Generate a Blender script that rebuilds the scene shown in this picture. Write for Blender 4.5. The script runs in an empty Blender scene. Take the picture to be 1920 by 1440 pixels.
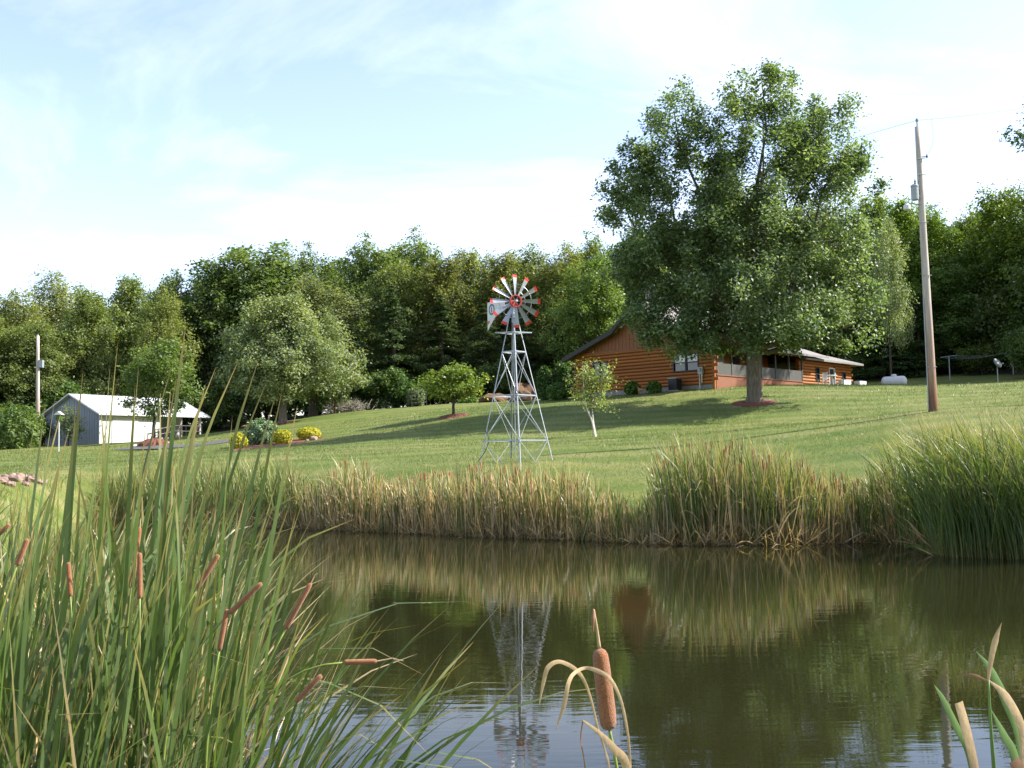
import bpy, math, random
import numpy as np
from mathutils import Vector, Matrix
random.seed(7)
RNG = np.random.default_rng(11)
PI = math.pi
scene = bpy.context.scene
COL = scene.collection

# ------------------------------------------------------------------ camera
CAM_Z, FOC = 2.15, 1950.0            # metres above the water, focal length in photo pixels (1920 wide)
PITCH, ROLL = math.atan(130 / FOC), math.radians(1.0)
_F = Vector((0, math.cos(PITCH), math.sin(PITCH)))
_R0 = Vector((1, 0, 0)); _U0 = Vector((0, -math.sin(PITCH), math.cos(PITCH)))
_R = _R0 * math.cos(ROLL) - _U0 * math.sin(ROLL)
_U = _U0 * math.cos(ROLL) + _R0 * math.sin(ROLL)
cam = bpy.data.cameras.new('camera'); cam_o = bpy.data.objects.new('camera', cam); COL.objects.link(cam_o)
cam.sensor_width = 36; cam.lens = FOC / 1920 * 36; cam.clip_start = 0.05; cam.clip_end = 6000
m = Matrix((_R, _U, -_F)).transposed().to_4x4(); m.translation = (0, 0, CAM_Z)
cam_o.matrix_world = m
scene.camera = cam_o

def ray(px, py):
    return _F + _R * ((px - 960) / FOC) + _U * ((720 - py) / FOC)
def P(px, py, Y):
    """point seen at a photo pixel, Y metres in front of the camera"""
    d = ray(px, py); d = d * (Y / d.y)
    return Vector((d.x, d.y, d.z + CAM_Z))

# ------------------------------------------------------------------ light
SUN_EL, SUN_SIDE = math.radians(40), math.radians(-5)     # sun from the right
sun_dir = Vector((math.cos(SUN_EL) * math.cos(SUN_SIDE), -math.cos(SUN_EL) * math.sin(SUN_SIDE), math.sin(SUN_EL)))
sl = bpy.data.lights.new('sun', 'SUN'); sl.energy = 4.2; sl.angle = math.radians(0.53); sl.color = (1.0, 0.955, 0.88)
so = bpy.data.objects.new('sun', sl); COL.objects.link(so)
so.rotation_euler = (-sun_dir).to_track_quat('-Z', 'Y').to_euler()
so.location = (30, -10, 40)

w = bpy.data.worlds.new('World'); scene.world = w; w.use_nodes = True
nt = w.node_tree; nt.nodes.clear()
def wn(t, **k):
    n = nt.nodes.new(t)
    for a, b in k.items(): setattr(n, a, b)
    return n
sky = wn('ShaderNodeTexSky', sky_type='NISHITA', sun_disc=False)
sky.sun_elevation = SUN_EL; sky.sun_rotation = math.atan2(sun_dir.x, sun_dir.y)
sky.air_density = 1.0; sky.dust_density = 1.0; sky.ozone_density = 1.0; sky.altitude = 300
bg = wn('ShaderNodeBackground'); bg.inputs['Strength'].default_value = 0.132
wo = wn('ShaderNodeOutputWorld')
tc = wn('ShaderNodeTexCoord'); sep = wn('ShaderNodeSeparateXYZ')
nt.links.new(tc.outputs['Generated'], sep.inputs[0])
def wm(op, a, b):
    n = wn('ShaderNodeMath', operation=op)
    for i, v in enumerate((a, b)):
        if isinstance(v, (int, float)): n.inputs[i].default_value = v
        else: nt.links.new(v, n.inputs[i])
    return n.outputs[0]
zz = wm('ADD', wm('MAXIMUM', sep.outputs['Z'], 0.0), 0.16)
cx = wm('DIVIDE', sep.outputs['X'], zz); cy = wm('DIVIDE', sep.outputs['Y'], zz)
comb = wn('ShaderNodeCombineXYZ'); nt.links.new(cx, comb.inputs[0]); nt.links.new(cy, comb.inputs[1])
mp = wn('ShaderNodeMapping'); mp.inputs['Rotation'].default_value = (0, 0, 0.7); mp.inputs['Scale'].default_value = (0.55, 0.95, 1)
mp.inputs['Location'].default_value = (3.1, 0.6, 0)
nt.links.new(comb.outputs[0], mp.inputs[0])
n1 = wn('ShaderNodeTexNoise'); n1.inputs['Scale'].default_value = 0.9; n1.inputs['Detail'].default_value = 9
n1.inputs['Roughness'].default_value = 0.6; n1.inputs['Distortion'].default_value = 1.1
nt.links.new(mp.outputs[0], n1.inputs['Vector'])
cr = wn('ShaderNodeValToRGB'); cr.color_ramp.elements[0].position = 0.48; cr.color_ramp.elements[1].position = 0.78
nt.links.new(n1.outputs['Fac'], cr.inputs[0])
mixc = wn('ShaderNodeMixRGB'); nt.links.new(wm('ADD', wm('MULTIPLY', cr.outputs[0], 0.7), 0.04), mixc.inputs[0])
tint = wn('ShaderNodeMixRGB', blend_type='MULTIPLY'); tint.inputs[0].default_value = 1.0; tint.inputs[2].default_value = (1.03, 0.925, 0.95, 1); nt.links.new(sky.outputs[0], tint.inputs[1])
nt.links.new(tint.outputs[0], mixc.inputs[1]); mixc.inputs[2].default_value = (4.6, 4.7, 4.85, 1)
nt.links.new(mixc.outputs[0], bg.inputs[0]); nt.links.new(bg.outputs[0], wo.inputs[0])

vs = scene.view_settings; vs.view_transform = 'Standard'; vs.look = 'None'; vs.exposure = 1.56; vs.gamma = 1.0
vs.use_curve_mapping = False
cy_ = scene.cycles; cy_.use_denoising = True; cy_.max_bounces = 7; cy_.diffuse_bounces = 4; cy_.glossy_bounces = 3
cy_.transmission_bounces = 3; cy_.transparent_max_bounces = 6; cy_.sample_clamp_indirect = 6; cy_.caustics_reflective = False; cy_.caustics_refractive = False

# ------------------------------------------------------------------ mesh helpers
def fastmesh(name, V, F, attrs=None, smooth=False):
    V = np.asarray(V, dtype=np.float32).reshape(-1, 3)
    me = bpy.data.meshes.new(name)
    if isinstance(F, np.ndarray):
        M, k = F.shape
        me.vertices.add(len(V)); me.vertices.foreach_set('co', V.ravel())
        me.loops.add(M * k); me.loops.foreach_set('vertex_index', F.astype(np.int32).ravel())
        me.polygons.add(M); me.polygons.foreach_set('loop_start', np.arange(0, M * k, k, dtype=np.int32))
        me.update(calc_edges=True); me.validate()
    else:
        me.from_pydata(V.tolist(), [], F); me.update()
    if attrs:
        for n, a in attrs.items():
            at = me.attributes.new(n, 'FLOAT', 'POINT'); at.data.foreach_set('value', np.asarray(a, dtype=np.float32))
    if smooth: me.shade_smooth()
    return me

def tag(o, label=None, cat=None, group=None, kind=None):
    if label: o['label'] = label
    if cat: o['category'] = cat
    if group: o['group'] = group
    if kind: o['kind'] = kind
    return o
def root(name, loc, label, cat, group=None):
    o = bpy.data.objects.new(name, None); COL.objects.link(o); o.location = loc; o.empty_display_size = 0.3
    return tag(o, label, cat, group)
def top_of(o):
    while o.parent: o = o.parent
    return o
def obj(name, me, mat, parent=None):
    o = bpy.data.objects.new(name, me); COL.objects.link(o)
    if mat:
        for mm in (mat if isinstance(mat, (list, tuple)) else [mat]): me.materials.append(mm)
    if parent: o.parent = parent
    return o

class MB:
    """collects simple shapes into one mesh"""
    def __init__(s): s.v = []; s.f = []
    def add(s, V, F):
        k = len(s.v); s.v += [tuple(p) for p in V]; s.f += [tuple(i + k for i in f) for f in F]; return s
    def box(s, lo, hi, fr=None):
        x0, y0, z0 = lo; x1, y1, z1 = hi
        V = [Vector(p) for p in ((x0,y0,z0),(x1,y0,z0),(x1,y1,z0),(x0,y1,z0),(x0,y0,z1),(x1,y0,z1),(x1,y1,z1),(x0,y1,z1))]
        if fr: V = [fr(p) for p in V]
        return s.add(V, [(0,3,2,1),(4,5,6,7),(0,1,5,4),(1,2,6,5),(2,3,7,6),(3,0,4,7)])
    def bar(s, a, b, wx, wy, up=Vector((0,0,1))):
        a = Vector(a); b = Vector(b); t = (b - a).normalized()
        x = t.cross(up)
        if x.length < 1e-4: x = t.cross(Vector((0,1,0)))
        x.normalize(); y = x.cross(t).normalized()
        V = [p + x * sx * wx / 2 + y * sy * wy / 2 for p in (a, b) for sx, sy in ((-1,-1),(1,-1),(1,1),(-1,1))]
        return s.add(V, [(0,1,2,3),(7,6,5,4),(0,4,5,1),(1,5,6,2),(2,6,7,3),(3,7,4,0)])
    def tube(s, pts, rad, n=6, cap=True):
        pts = [Vector(p) for p in pts]
        if not isinstance(rad, (list, tuple)): rad = [rad] * len(pts)
        V = []; F = []; ref = None
        for i, p in enumerate(pts):
            t = (pts[min(i + 1, len(pts) - 1)] - pts[max(i - 1, 0)]).normalized()
            if ref is None: ref = Vector((1,0,0)) if abs(t.x) < 0.8 else Vector((0,1,0))
            x = (ref - t * ref.dot(t)).normalized(); ref = x; y = t.cross(x)
            for j in range(n):
                a = 2 * PI * j / n; V.append(p + (x * math.cos(a) + y * math.sin(a)) * rad[i])
        for i in range(len(pts) - 1):
            for j in range(n):
                F.append((i*n+j, i*n+(j+1)%n, (i+1)*n+(j+1)%n, (i+1)*n+j))
        if cap: F.append(tuple(range(n))[::-1]); F.append(tuple(range((len(pts)-1)*n, len(pts)*n)))
        return s.add(V, F)
    def lathe(s, base, prof, n=16, axis=Vector((0,0,1))):
        axis = Vector(axis).normalized(); return s.tube([Vector(base) + axis * h for r, h in prof], [max(r, 1e-4) for r, h in prof], n)
    def ribbon(s, pts, wid, side=None):
        pts = [Vector(p) for p in pts]; V = []
        for i, p in enumerate(pts):
            t = (pts[min(i+1, len(pts)-1)] - pts[max(i-1, 0)]).normalized()
            n = Vector((0.25, -1, 0.1)) if side is None else side
            x = t.cross(n); x.normalize(); nn = x.cross(t)
            V += [p - x * wid[i] / 2, p + nn * wid[i] * 0.10, p + x * wid[i] / 2]
        F = []
        for i in range(len(pts) - 1):
            F += [(3*i, 3*i+1, 3*i+4, 3*i+3), (3*i+1, 3*i+2, 3*i+5, 3*i+4)]
        return s.add(V, F)
    def build(s, name, mat, parent=None, smooth=False):
        r = top_of(parent).location if parent else Vector((0,0,0))
        V = np.array([tuple(p) for p in s.v], dtype=np.float64) - np.array(r)
        return obj(name, fastmesh(name, V, s.f, smooth=smooth), mat, parent)

def spline(pts, n=6):
    """Catmull-Rom through points"""
    pts = [Vector(p) for p in pts]; out = []
    q = [pts[0] * 2 - pts[1]] + pts + [pts[-1] * 2 - pts[-2]]
    for i in range(1, len(q) - 2):
        for k in range(n):
            t = k / n; a, b, c, d = q[i-1], q[i], q[i+1], q[i+2]
            out.append(0.5 * ((2*b) + (c-a)*t + (2*a-5*b+4*c-d)*t*t + (3*b-a-3*c+d)*t**3))
    out.append(pts[-1]); return out
def lerp_list(v, n):
    out = []
    for i in range(len(v) - 1): out += [v[i] + (v[i+1]-v[i]) * k / n for k in range(n)]
    return out + [v[-1]]

# ------------------------------------------------------------------ materials
class Mat:
    def __init__(s, name):
        s.m = bpy.data.materials.new(name); s.m.use_nodes = True; s.t = s.m.node_tree; s.t.nodes.clear()
        s.out = s.n('ShaderNodeOutputMaterial')
    def n(s, t, **k):
        n = s.t.nodes.new(t)
        for a, b in k.items(): setattr(n, a, b)
        return n
    def l(s, a, b): s.t.links.new(a, b)
    def setv(s, sock, v):
        if hasattr(v, 'is_output'): s.l(v, sock)
        elif isinstance(v, (tuple, list)) and len(v) == 3 and sock.type == 'RGBA': sock.default_value = (*v, 1)
        else: sock.default_value = v
    def coords(s, kind='Object', scale=(1,1,1), rot=(0,0,0)):
        c = s.n('ShaderNodeTexCoord'); mp = s.n('ShaderNodeMapping')
        mp.inputs['Scale'].default_value = scale; mp.inputs['Rotation'].default_value = rot
        s.l(c.outputs[kind], mp.inputs[0]); return mp.outputs[0]
    def pos(s, scale=(1,1,1), rot=(0,0,0)):
        g = s.n('ShaderNodeNewGeometry'); mp = s.n('ShaderNodeMapping')
        mp.inputs['Scale'].default_value = scale; mp.inputs['Rotation'].default_value = rot
        s.l(g.outputs['Position'], mp.inputs[0]); return mp.outputs[0]
    def noise(s, vec, scale, detail=4, rough=0.55, dist=0.0):
        n = s.n('ShaderNodeTexNoise'); n.inputs['Scale'].default_value = scale; n.inputs['Detail'].default_value = detail
        n.inputs['Roughness'].default_value = rough; n.inputs['Distortion'].default_value = dist
        if vec is not None: s.l(vec, n.inputs['Vector'])
        return n.outputs['Fac']
    def ramp(s, fac, stops):
        r = s.n('ShaderNodeValToRGB'); e = r.color_ramp.elements
        while len(e) < len(stops): e.new(0.5)
        for i, (p, c) in enumerate(stops):
            e[i].position = p; e[i].color = (*c, 1) if len(c) == 3 else c
        s.l(fac, r.inputs[0]); return r.outputs[0]
    def mix(s, fac, a, b, mode='MIX'):
        n = s.n('ShaderNodeMixRGB', blend_type=mode)
        s.setv(n.inputs[0], fac); s.setv(n.inputs[1], a); s.setv(n.inputs[2], b); return n.outputs[0]
    def math(s, op, a, b=0.0):
        n = s.n('ShaderNodeMath', operation=op); s.setv(n.inputs[0], a); s.setv(n.inputs[1], b); return n.outputs[0]
    def bump(s, h, strength, dist=0.02):
        n = s.n('ShaderNodeBump'); n.inputs['Strength'].default_value = strength; n.inputs['Distance'].default_value = dist
        s.l(h, n.inputs['Height']); return n.outputs[0]
    def principled(s, color, rough=0.6, metal=0.0, spec=0.4, normal=None, **k):
        p = s.n('ShaderNodeBsdfPrincipled'); s.setv(p.inputs['Base Color'], color); s.setv(p.inputs['Roughness'], rough)
        p.inputs['Metallic'].default_value = metal; p.inputs['Specular IOR Level'].default_value = spec
        if normal is not None: s.l(normal, p.inputs['Normal'])
        for a, b in k.items(): s.setv(p.inputs[a.replace('_', ' ')], b)
        return p.outputs[0]
    def done(s, sh): s.l(sh, s.out.inputs['Surface']); return s.m

def mat_simple(name, c, rough=0.6, metal=0.0, var=0.25, scale=6.0, bump=0.0, spec=0.4, coord=(1,1,1)):
    c = tuple(x * 0.82 for x in c)
    M = Mat(name); v = M.coords(scale=coord); f = M.noise(v, scale, 5, 0.6)
    d = tuple(x * (1 - var) for x in c); b = tuple(min(1, x * (1 + var)) for x in c)
    col = M.ramp(f, [(0.3, d), (0.7, b)])
    nb = M.bump(f, bump) if bump else None
    return M.done(M.principled(col, rough, metal, spec, nb))

def mat_leaf(name, dark, mid, light, trans=0.35, clump=0.35, rough=0.5, spec=0.35):
    """leaves: each leaf its own tone, slow drift through the crown, light passing through"""
    M = Mat(name); g = M.n('ShaderNodeNewGeometry'); oi = M.n('ShaderNodeObjectInfo')
    col = M.ramp(g.outputs['Random Per Island'], [(0.0, dark), (0.5, mid), (1.0, light)])
    nz = M.noise(M.pos(), clump, 2, 0.5)
    col = M.mix(0.75, col, M.ramp(nz, [(0.35, (0.72, 0.78, 0.72)), (0.65, (1.28, 1.2, 1.1))]), 'MULTIPLY')
    col = M.mix(1.0, col, oi.outputs['Color'], 'MULTIPLY')
    p = M.principled(col, rough, 0, spec)
    t = M.n('ShaderNodeBsdfTranslucent'); M.l(M.mix(1.0, col, (1.35, 1.4, 0.55), 'MULTIPLY'), t.inputs[0])
    mx = M.n('ShaderNodeMixShader'); mx.inputs[0].default_value = trans; M.l(p, mx.inputs[1]); M.l(t.outputs[0], mx.inputs[2])
    return M.done(mx.outputs[0])

def mat_blade(name, base, mid, tip, dead, trans=0.3, tipstart=0.82, green=0.3):
    """long blades: colour runs from sheath to tip (attribute t), one tone per blade"""
    M = Mat(name); a = M.n('ShaderNodeAttribute', attribute_name='t'); g = M.n('ShaderNodeNewGeometry')
    base, mid, tip, dead = (tuple(x * 0.84 for x in q) for q in (base, mid, tip, dead))
    col = M.ramp(a.outputs['Fac'], [(0.0, base), (green, mid), (tipstart, mid), (min(0.97, tipstart + 0.14), tip), (1.0, dead)])
    col = M.mix(1.0, col, M.ramp(g.outputs['Random Per Island'], [(0, (0.6, 0.66, 0.6)), (0.55, (1.0, 1.0, 1.0)), (0.9, (1.3, 1.2, 0.95)), (1, (1.7, 1.35, 0.9))]), 'MULTIPLY')
    st = M.noise(M.pos((60, 60, 3)), 1.0, 2)
    col = M.mix(0.35, col, M.ramp(st, [(0.3, (0.7, 0.7, 0.7)), (0.7, (1.25, 1.25, 1.25))]), 'MULTIPLY')
    p = M.principled(col, 0.42, 0, 0.4)
    t = M.n('ShaderNodeBsdfTranslucent'); M.l(M.mix(1.0, col, (1.2, 1.3, 0.6), 'MULTIPLY'), t.inputs[0])
    mx = M.n('ShaderNodeMixShader'); mx.inputs[0].default_value = trans; M.l(p, mx.inputs[1]); M.l(t.outputs[0], mx.inputs[2])
    return M.done(mx.outputs[0])

# lawn
M = Mat('lawn_grass')
big = M.noise(M.pos((1, 1, 0)), 0.09, 3, 0.5, 0.4); mid = M.noise(M.pos((1, 0.5, 0)), 0.7, 5, 0.65); fine = M.noise(M.pos((1, 0.6, 1)), 9.0, 6, 0.75)
stripe = M.n('ShaderNodeTexWave', wave_type='BANDS', bands_direction='Y'); stripe.inputs['Scale'].default_value = 0.16
stripe.inputs['Distortion'].default_value = 2.2; stripe.inputs['Detail'].default_value = 2; stripe.inputs['Detail Scale'].default_value = 0.7
M.l(M.pos((1, 1, 0), (0, 0, 0.22)), stripe.inputs['Vector'])
col = M.ramp(big, [(0.3, (0.078, 0.118, 0.022)), (0.55, (0.112, 0.142, 0.032)), (0.75, (0.160, 0.162, 0.054))])
col = M.mix(0.6, col, M.ramp(mid, [(0.3, (0.68, 0.80, 0.62)), (0.7, (1.34, 1.17, 1.30))]), 'MULTIPLY')
col = M.mix(0.55, col, M.ramp(fine, [(0.25, (0.5, 0.58, 0.5)), (0.75, (1.5, 1.4, 1.5))]), 'MULTIPLY')
patch = M.noise(M.pos((0.6, 1.5, 0), (0, 0, 0.2)), 0.33, 5, 0.6, 0.6)
col = M.mix(M.ramp(patch, [(0.5, (0,)*3), (0.72, (0.75,)*3)]), col, (0.185, 0.178, 0.070))
col = M.mix(0.75, col, M.ramp(stripe.outputs['Fac'], [(0.2, (0.80, 0.90, 0.76)), (0.8, (1.2, 1.1, 1.2))]), 'MULTIPLY')
m_lawn = M.done(M.principled(col, 0.8, 0, 0.15, M.bump(fine, 0.9, 0.06)))

# pond water: murky, dark, with fine ripples lying across the view
M = Mat('pond_water')
big = M.noise(M.pos((0.5, 1, 0)), 0.35, 3, 0.5)
r1 = M.noise(M.pos((1.3, 6.5, 1), (0, 0, 0.04)), 1.0, 2, 0.5, 0.3)
r2 = M.noise(M.pos((3.0, 17.0, 1), (0, 0, -0.05)), 1.0, 2, 0.5, 0.2)
amp = M.ramp(big, [(0.38, (0.25,) * 3), (0.62, (1,) * 3)])
h = M.math('ADD', M.math('MULTIPLY', r1, 1.0), M.math('MULTIPLY', M.math('MULTIPLY', r2, amp), 0.32))
murk = M.ramp(big, [(0.3, (0.0125, 0.0135, 0.0045)), (0.7, (0.017, 0.0172, 0.006))])
m_water = M.done(M.principled(murk, 0.02, 0, 0.5, M.bump(h, 0.014, 0.10), IOR=1.333))

m_mud = mat_simple('pond_mud', (0.06, 0.05, 0.03), 0.9, bump=0.3)
m_bark = mat_simple('grey_bark', (0.14, 0.115, 0.085), 0.9, var=0.45, scale=5, bump=0.9, coord=(2, 2, 0.5))
m_dbark = mat_simple('dark_bark', (0.065, 0.052, 0.038), 0.9, var=0.4, scale=5, bump=0.8, coord=(2, 2, 0.5))
m_birch = mat_simple('birch_bark', (0.66, 0.60, 0.52), 0.7, var=0.3, scale=4, coord=(1, 1, 5))
m_maple = mat_leaf('maple_leaf', (0.065, 0.109, 0.041), (0.121, 0.181, 0.074), (0.270, 0.331, 0.222), 0.42)
m_oak = mat_leaf('oak_leaf', (0.071, 0.107, 0.034), (0.120, 0.166, 0.056), (0.194, 0.243, 0.101), 0.40)
m_silver = mat_leaf('silver_leaf', (0.108, 0.139, 0.069), (0.176, 0.216, 0.114), (0.309, 0.354, 0.216), 0.40)
m_olive = mat_leaf('olive_leaf', (0.106, 0.135, 0.046), (0.175, 0.214, 0.079), (0.263, 0.296, 0.134), 0.40)
m_yellowgreen = mat_leaf('yellow_green_leaf', (0.085, 0.133, 0.022), (0.149, 0.214, 0.037), (0.255, 0.314, 0.077), 0.35)
m_spruce = mat_leaf('needle', (0.038, 0.065, 0.028), (0.068, 0.108, 0.045), (0.116, 0.162, 0.070), 0.2)
m_gold = mat_leaf('golden_foliage', (0.26, 0.26, 0.012), (0.42, 0.40, 0.020), (0.58, 0.52, 0.045), 0.25)
m_bush = mat_leaf('bush_leaf', (0.035, 0.085, 0.014), (0.065, 0.135, 0.022), (0.110, 0.190, 0.038), 0.25)
m_brush = mat_simple('grey_brush', (0.30, 0.27, 0.22), 0.9)
m_cat = mat_blade('cattail_blade', (0.17, 0.19, 0.060), (0.116, 0.172, 0.052), (0.28, 0.22, 0.078), (0.44, 0.27, 0.12), 0.36, 0.85)
m_reed = mat_blade('reed_blade', (0.27, 0.20, 0.10), (0.135, 0.190, 0.052), (0.33, 0.31, 0.13), (0.44, 0.37, 0.19), tipstart=0.7, green=0.5)
m_tall = mat_blade('tall_reed_blade', (0.18, 0.18, 0.06), (0.118, 0.178, 0.052), (0.30, 0.29, 0.12), (0.42, 0.36, 0.18), 0.34, 0.74, 0.25)
m_straw = mat_blade('dead_blade', (0.30, 0.21, 0.12), (0.54, 0.41, 0.24), (0.64, 0.51, 0.32), (0.66, 0.54, 0.35), 0.22)
m_bank = mat_blade('bank_grass_blade', (0.15, 0.18, 0.03), (0.22, 0.26, 0.045), (0.32, 0.31, 0.09), (0.40, 0.35, 0.14), 0.35)
m_turf = mat_blade('turf_blade', (0.08, 0.115, 0.022), (0.122, 0.162, 0.036), (0.175, 0.2, 0.058), (0.25, 0.25, 0.10), 0.3)
m_dry = mat_simple('dry_leaf', (0.50, 0.36, 0.20), 0.85, var=0.28, scale=22, coord=(1, 1, 0.6), bump=0.2, spec=0.2)
m_dryb = mat_simple('brown_dry_leaf', (0.22, 0.115, 0.055), 0.7, var=0.3, scale=30)
m_green1 = mat_simple('fresh_leaf', (0.13, 0.22, 0.055), 0.5, var=0.2, scale=40, coord=(1, 1, 0.1))
m_stalk = mat_simple('green_stalk', (0.21, 0.27, 0.05), 0.5, var=0.2, scale=20)
M = Mat('cattail_felt'); f = M.noise(M.coords(), 420, 3, 0.7); f2 = M.noise(M.coords(), 25, 3)
col = M.ramp(f, [(0.35, (0.15, 0.058, 0.021)), (0.65, (0.40, 0.165, 0.064))]); col = M.mix(0.5, col, M.ramp(f2, [(0.3, (0.75,)*3), (0.7, (1.2,)*3)]), 'MULTIPLY')
m_felt = M.done(M.principled(col, 0.95, 0, 0.1, M.bump(f, 1.0, 0.004), Sheen_Weight=0.3))
m_mulch = mat_simple('red_mulch', (0.17, 0.058, 0.040), 0.95, var=0.5, scale=14, bump=1.0)
m_dirt = mat_simple('brown_dirt', (0.15, 0.085, 0.045), 0.95, var=0.4, scale=5, bump=0.8)
m_rock = mat_simple('pale_rock', (0.30, 0.20, 0.16), 0.85, var=0.3, scale=4, bump=0.5)
m_galv = mat_simple('galvanized_steel', (0.36, 0.39, 0.415), 0.42, 0.45, var=0.12, scale=8)
m_red = mat_simple('red_paint', (0.62, 0.045, 0.030), 0.45, var=0.15)
m_whitep = mat_simple('white_paint', (0.66, 0.66, 0.65), 0.5, var=0.05)
m_black = mat_simple('black_metal', (0.018, 0.018, 0.02), 0.5, var=0.2)
m_darkp = mat_simple('dark_emblem', (0.05, 0.08, 0.10), 0.5, var=0.2)
m_grey = mat_simple('grey_metal', (0.33, 0.36, 0.37), 0.5, 0.2, var=0.1)
M = Mat('log_stain'); oi = M.n('ShaderNodeObjectInfo'); f = M.noise(M.coords(scale=(1.2, 9, 9)), 2.2, 6, 0.65)
col = M.ramp(f, [(0.25, (0.165, 0.052, 0.010)), (0.55, (0.30, 0.100, 0.015)), (0.8, (0.37, 0.134, 0.021))])
col = M.mix(0.6, col, M.ramp(oi.outputs['Random'], [(0, (0.75, 0.72, 0.7)), (1, (1.18, 1.15, 1.1))]), 'MULTIPLY')
m_log = M.done(M.principled(col, 0.5, 0, 0.35, M.bump(f, 0.35, 0.01)))
m_board = mat_simple('board_stain', (0.25, 0.085, 0.022), 0.6, var=0.25, scale=5, coord=(6, 6, 0.4))
m_shingle = mat_simple('grey_shingle', (0.24, 0.225, 0.21), 0.9, var=0.35, scale=9, bump=0.5)
m_fascia = mat_simple('dark_fascia', (0.035, 0.028, 0.024), 0.6, var=0.2)
m_stone = mat_simple('foundation_stone', (0.30, 0.29, 0.28), 0.9, var=0.35, scale=5, bump=0.5)
m_glass = Mat('window_glass'); m_glass = m_glass.done(m_glass.principled((0.02, 0.025, 0.03), 0.04, 0, 0.7))
m_dark = mat_simple('dark_interior', (0.030, 0.026, 0.022), 0.8)
m_screen = mat_simple('grey_green_panel', (0.080, 0.080, 0.070), 0.8, var=0.1)
m_skirt = mat_simple('reddish_skirt', (0.25, 0.095, 0.045), 0.7, var=0.2, coord=(1, 1, 4))
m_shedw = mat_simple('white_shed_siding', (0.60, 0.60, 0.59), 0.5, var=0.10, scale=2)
m_shed_shade = mat_simple('shade_toned_siding', (0.24, 0.265, 0.295), 0.5, var=0.06, scale=2)  # white siding with the gable end's shade put into its colour
m_shedr = mat_simple('white_metal_roof', (0.60, 0.61, 0.62), 0.4, var=0.10, scale=2)
M = Mat('pole_wood'); f = M.noise(M.coords(scale=(7, 7, 0.35)), 3, 6, 0.7); hz = M.n('ShaderNodeSeparateXYZ'); M.l(M.coords(), hz.inputs[0])
up = M.ramp(f, [(0.3, (0.27, 0.235, 0.20)), (0.7, (0.50, 0.46, 0.41))]); lo = M.ramp(f, [(0.3, (0.13, 0.060, 0.028)), (0.7, (0.34, 0.17, 0.085))])
fr = M.ramp(M.math('DIVIDE', hz.outputs['Z'], 6.0), [(0.03, (0.0,)*3), (0.75, (1.0,)*3)])
col = M.mix(fr, lo, up); col = M.mix(M.ramp(M.math('DIVIDE', hz.outputs['Z'], 6.0), [(0.0, (0.75,)*3), (0.17, (0,)*3)]), col, (0.075, 0.048, 0.032))
m_pole = M.done(M.principled(col, 0.85, 0, 0.2, M.bump(f, 0.4, 0.02)))
m_asph = mat_simple('asphalt', (0.10, 0.10, 0.10), 0.9, var=0.2, scale=8)
m_tan = mat_simple('tan_wood', (0.50, 0.27, 0.13), 0.7, var=0.15)
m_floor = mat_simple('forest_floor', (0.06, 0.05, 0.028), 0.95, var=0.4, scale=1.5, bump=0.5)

# ------------------------------------------------------------------ terrain
SHX = np.array([180, 260, 330, 430, 600, 900, 1100, 1290, 1450, 1640, 1700, 1760, 1920, 2050]); SHY = np.array([972, 974, 978, 985, 992, 1005, 1012, 1020, 1020, 1014, 1022, 1040, 1046, 1050])
_sh = [ray(a, b) * (-CAM_Z / ray(a, b).z) for a, b in zip(SHX, SHY)]; SHD = np.array([p.y for p in _sh])      # far waterline, read off the photo on the plane of the water
POND = [(p.x, p.y + 0.15) for p in _sh] + [(15, 18.5), (20, 17), (23, 13), (18, 8), (10, 4.2), (5, 2.2), (1.2, 1.5), (-1.0, 2.0), (-3.2, 4.2), (-5.0, 8), (-7.0, 13), (-9.6, 20), (-13, 29), (-15.5, 36)]
POND = np.array(POND, dtype=float)
def pond_sd(x, y):
    """signed distance to the shoreline, negative in the water"""
    x = np.asarray(x, float); y = np.asarray(y, float)
    a = POND; b = np.roll(POND, -1, 0); best = np.full(x.shape, 1e9); ins = np.zeros(x.shape, bool)
    for (ax, ay), (bx, by) in zip(a, b):
        dx, dy = bx - ax, by - ay; t = np.clip(((x-ax)*dx + (y-ay)*dy) / (dx*dx+dy*dy), 0, 1)
        best = np.minimum(best, np.hypot(x - ax - t*dx, y - ay - t*dy))
        c = ((ay > y) != (by > y)) & (x < (bx-ax) * (y-ay) / (by - ay + 1e-12) + ax)
        ins ^= c
    return np.where(ins, -best, best)
ANCH = [tuple(P(*q)) for q in [(967,867,33.6),(445,841,58),(600,823,60),(1115,821,47),(850,782,62),(1415,757,57),(1750,772,36),(530,795,75),
    (587,781,79),(185,833,80),(378,822,89),(85,836,83),(1340,729,64),(1150,743,69.5),(1600,726,77),(1677,729,80),(1780,710,88),(1900,702,88),
    (720,769,86),(800,761,86),(400,801,95),(1000,750,82),(1900,775,45),(30,905,33),(560,880,37),(1500,800,44),(700,840,46),(300,850,60),(1250,780,55)]]
ANCH += [(0,0,0.75),(-6,1,0.75),(6,-1,0.7),(0,-14,1.0),(-13,12,0.9),(-15,22,1.0),(26,12,1.6),(30,25,3.6),(0,115,8.0),(45,115,11.5),(-50,115,5.0),(-60,60,3.2),
         (60,60,8.5),(3,29,1.0),(9,27.5,1.35),(-6,33.5,1.1),(16,24,1.9),(-25,40,1.6),(0,140,8.5),(60,140,12.5),(-60,140,6)]
AN = np.array(ANCH)
def _phi(r2): return np.where(r2 > 0, 0.5 * r2 * np.log(np.maximum(r2, 1e-12)), 0)
_n = len(AN); _K = _phi((AN[:, None, 0]-AN[None, :, 0])**2 + (AN[:, None, 1]-AN[None, :, 1])**2) + np.eye(_n) * 2.0
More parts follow.
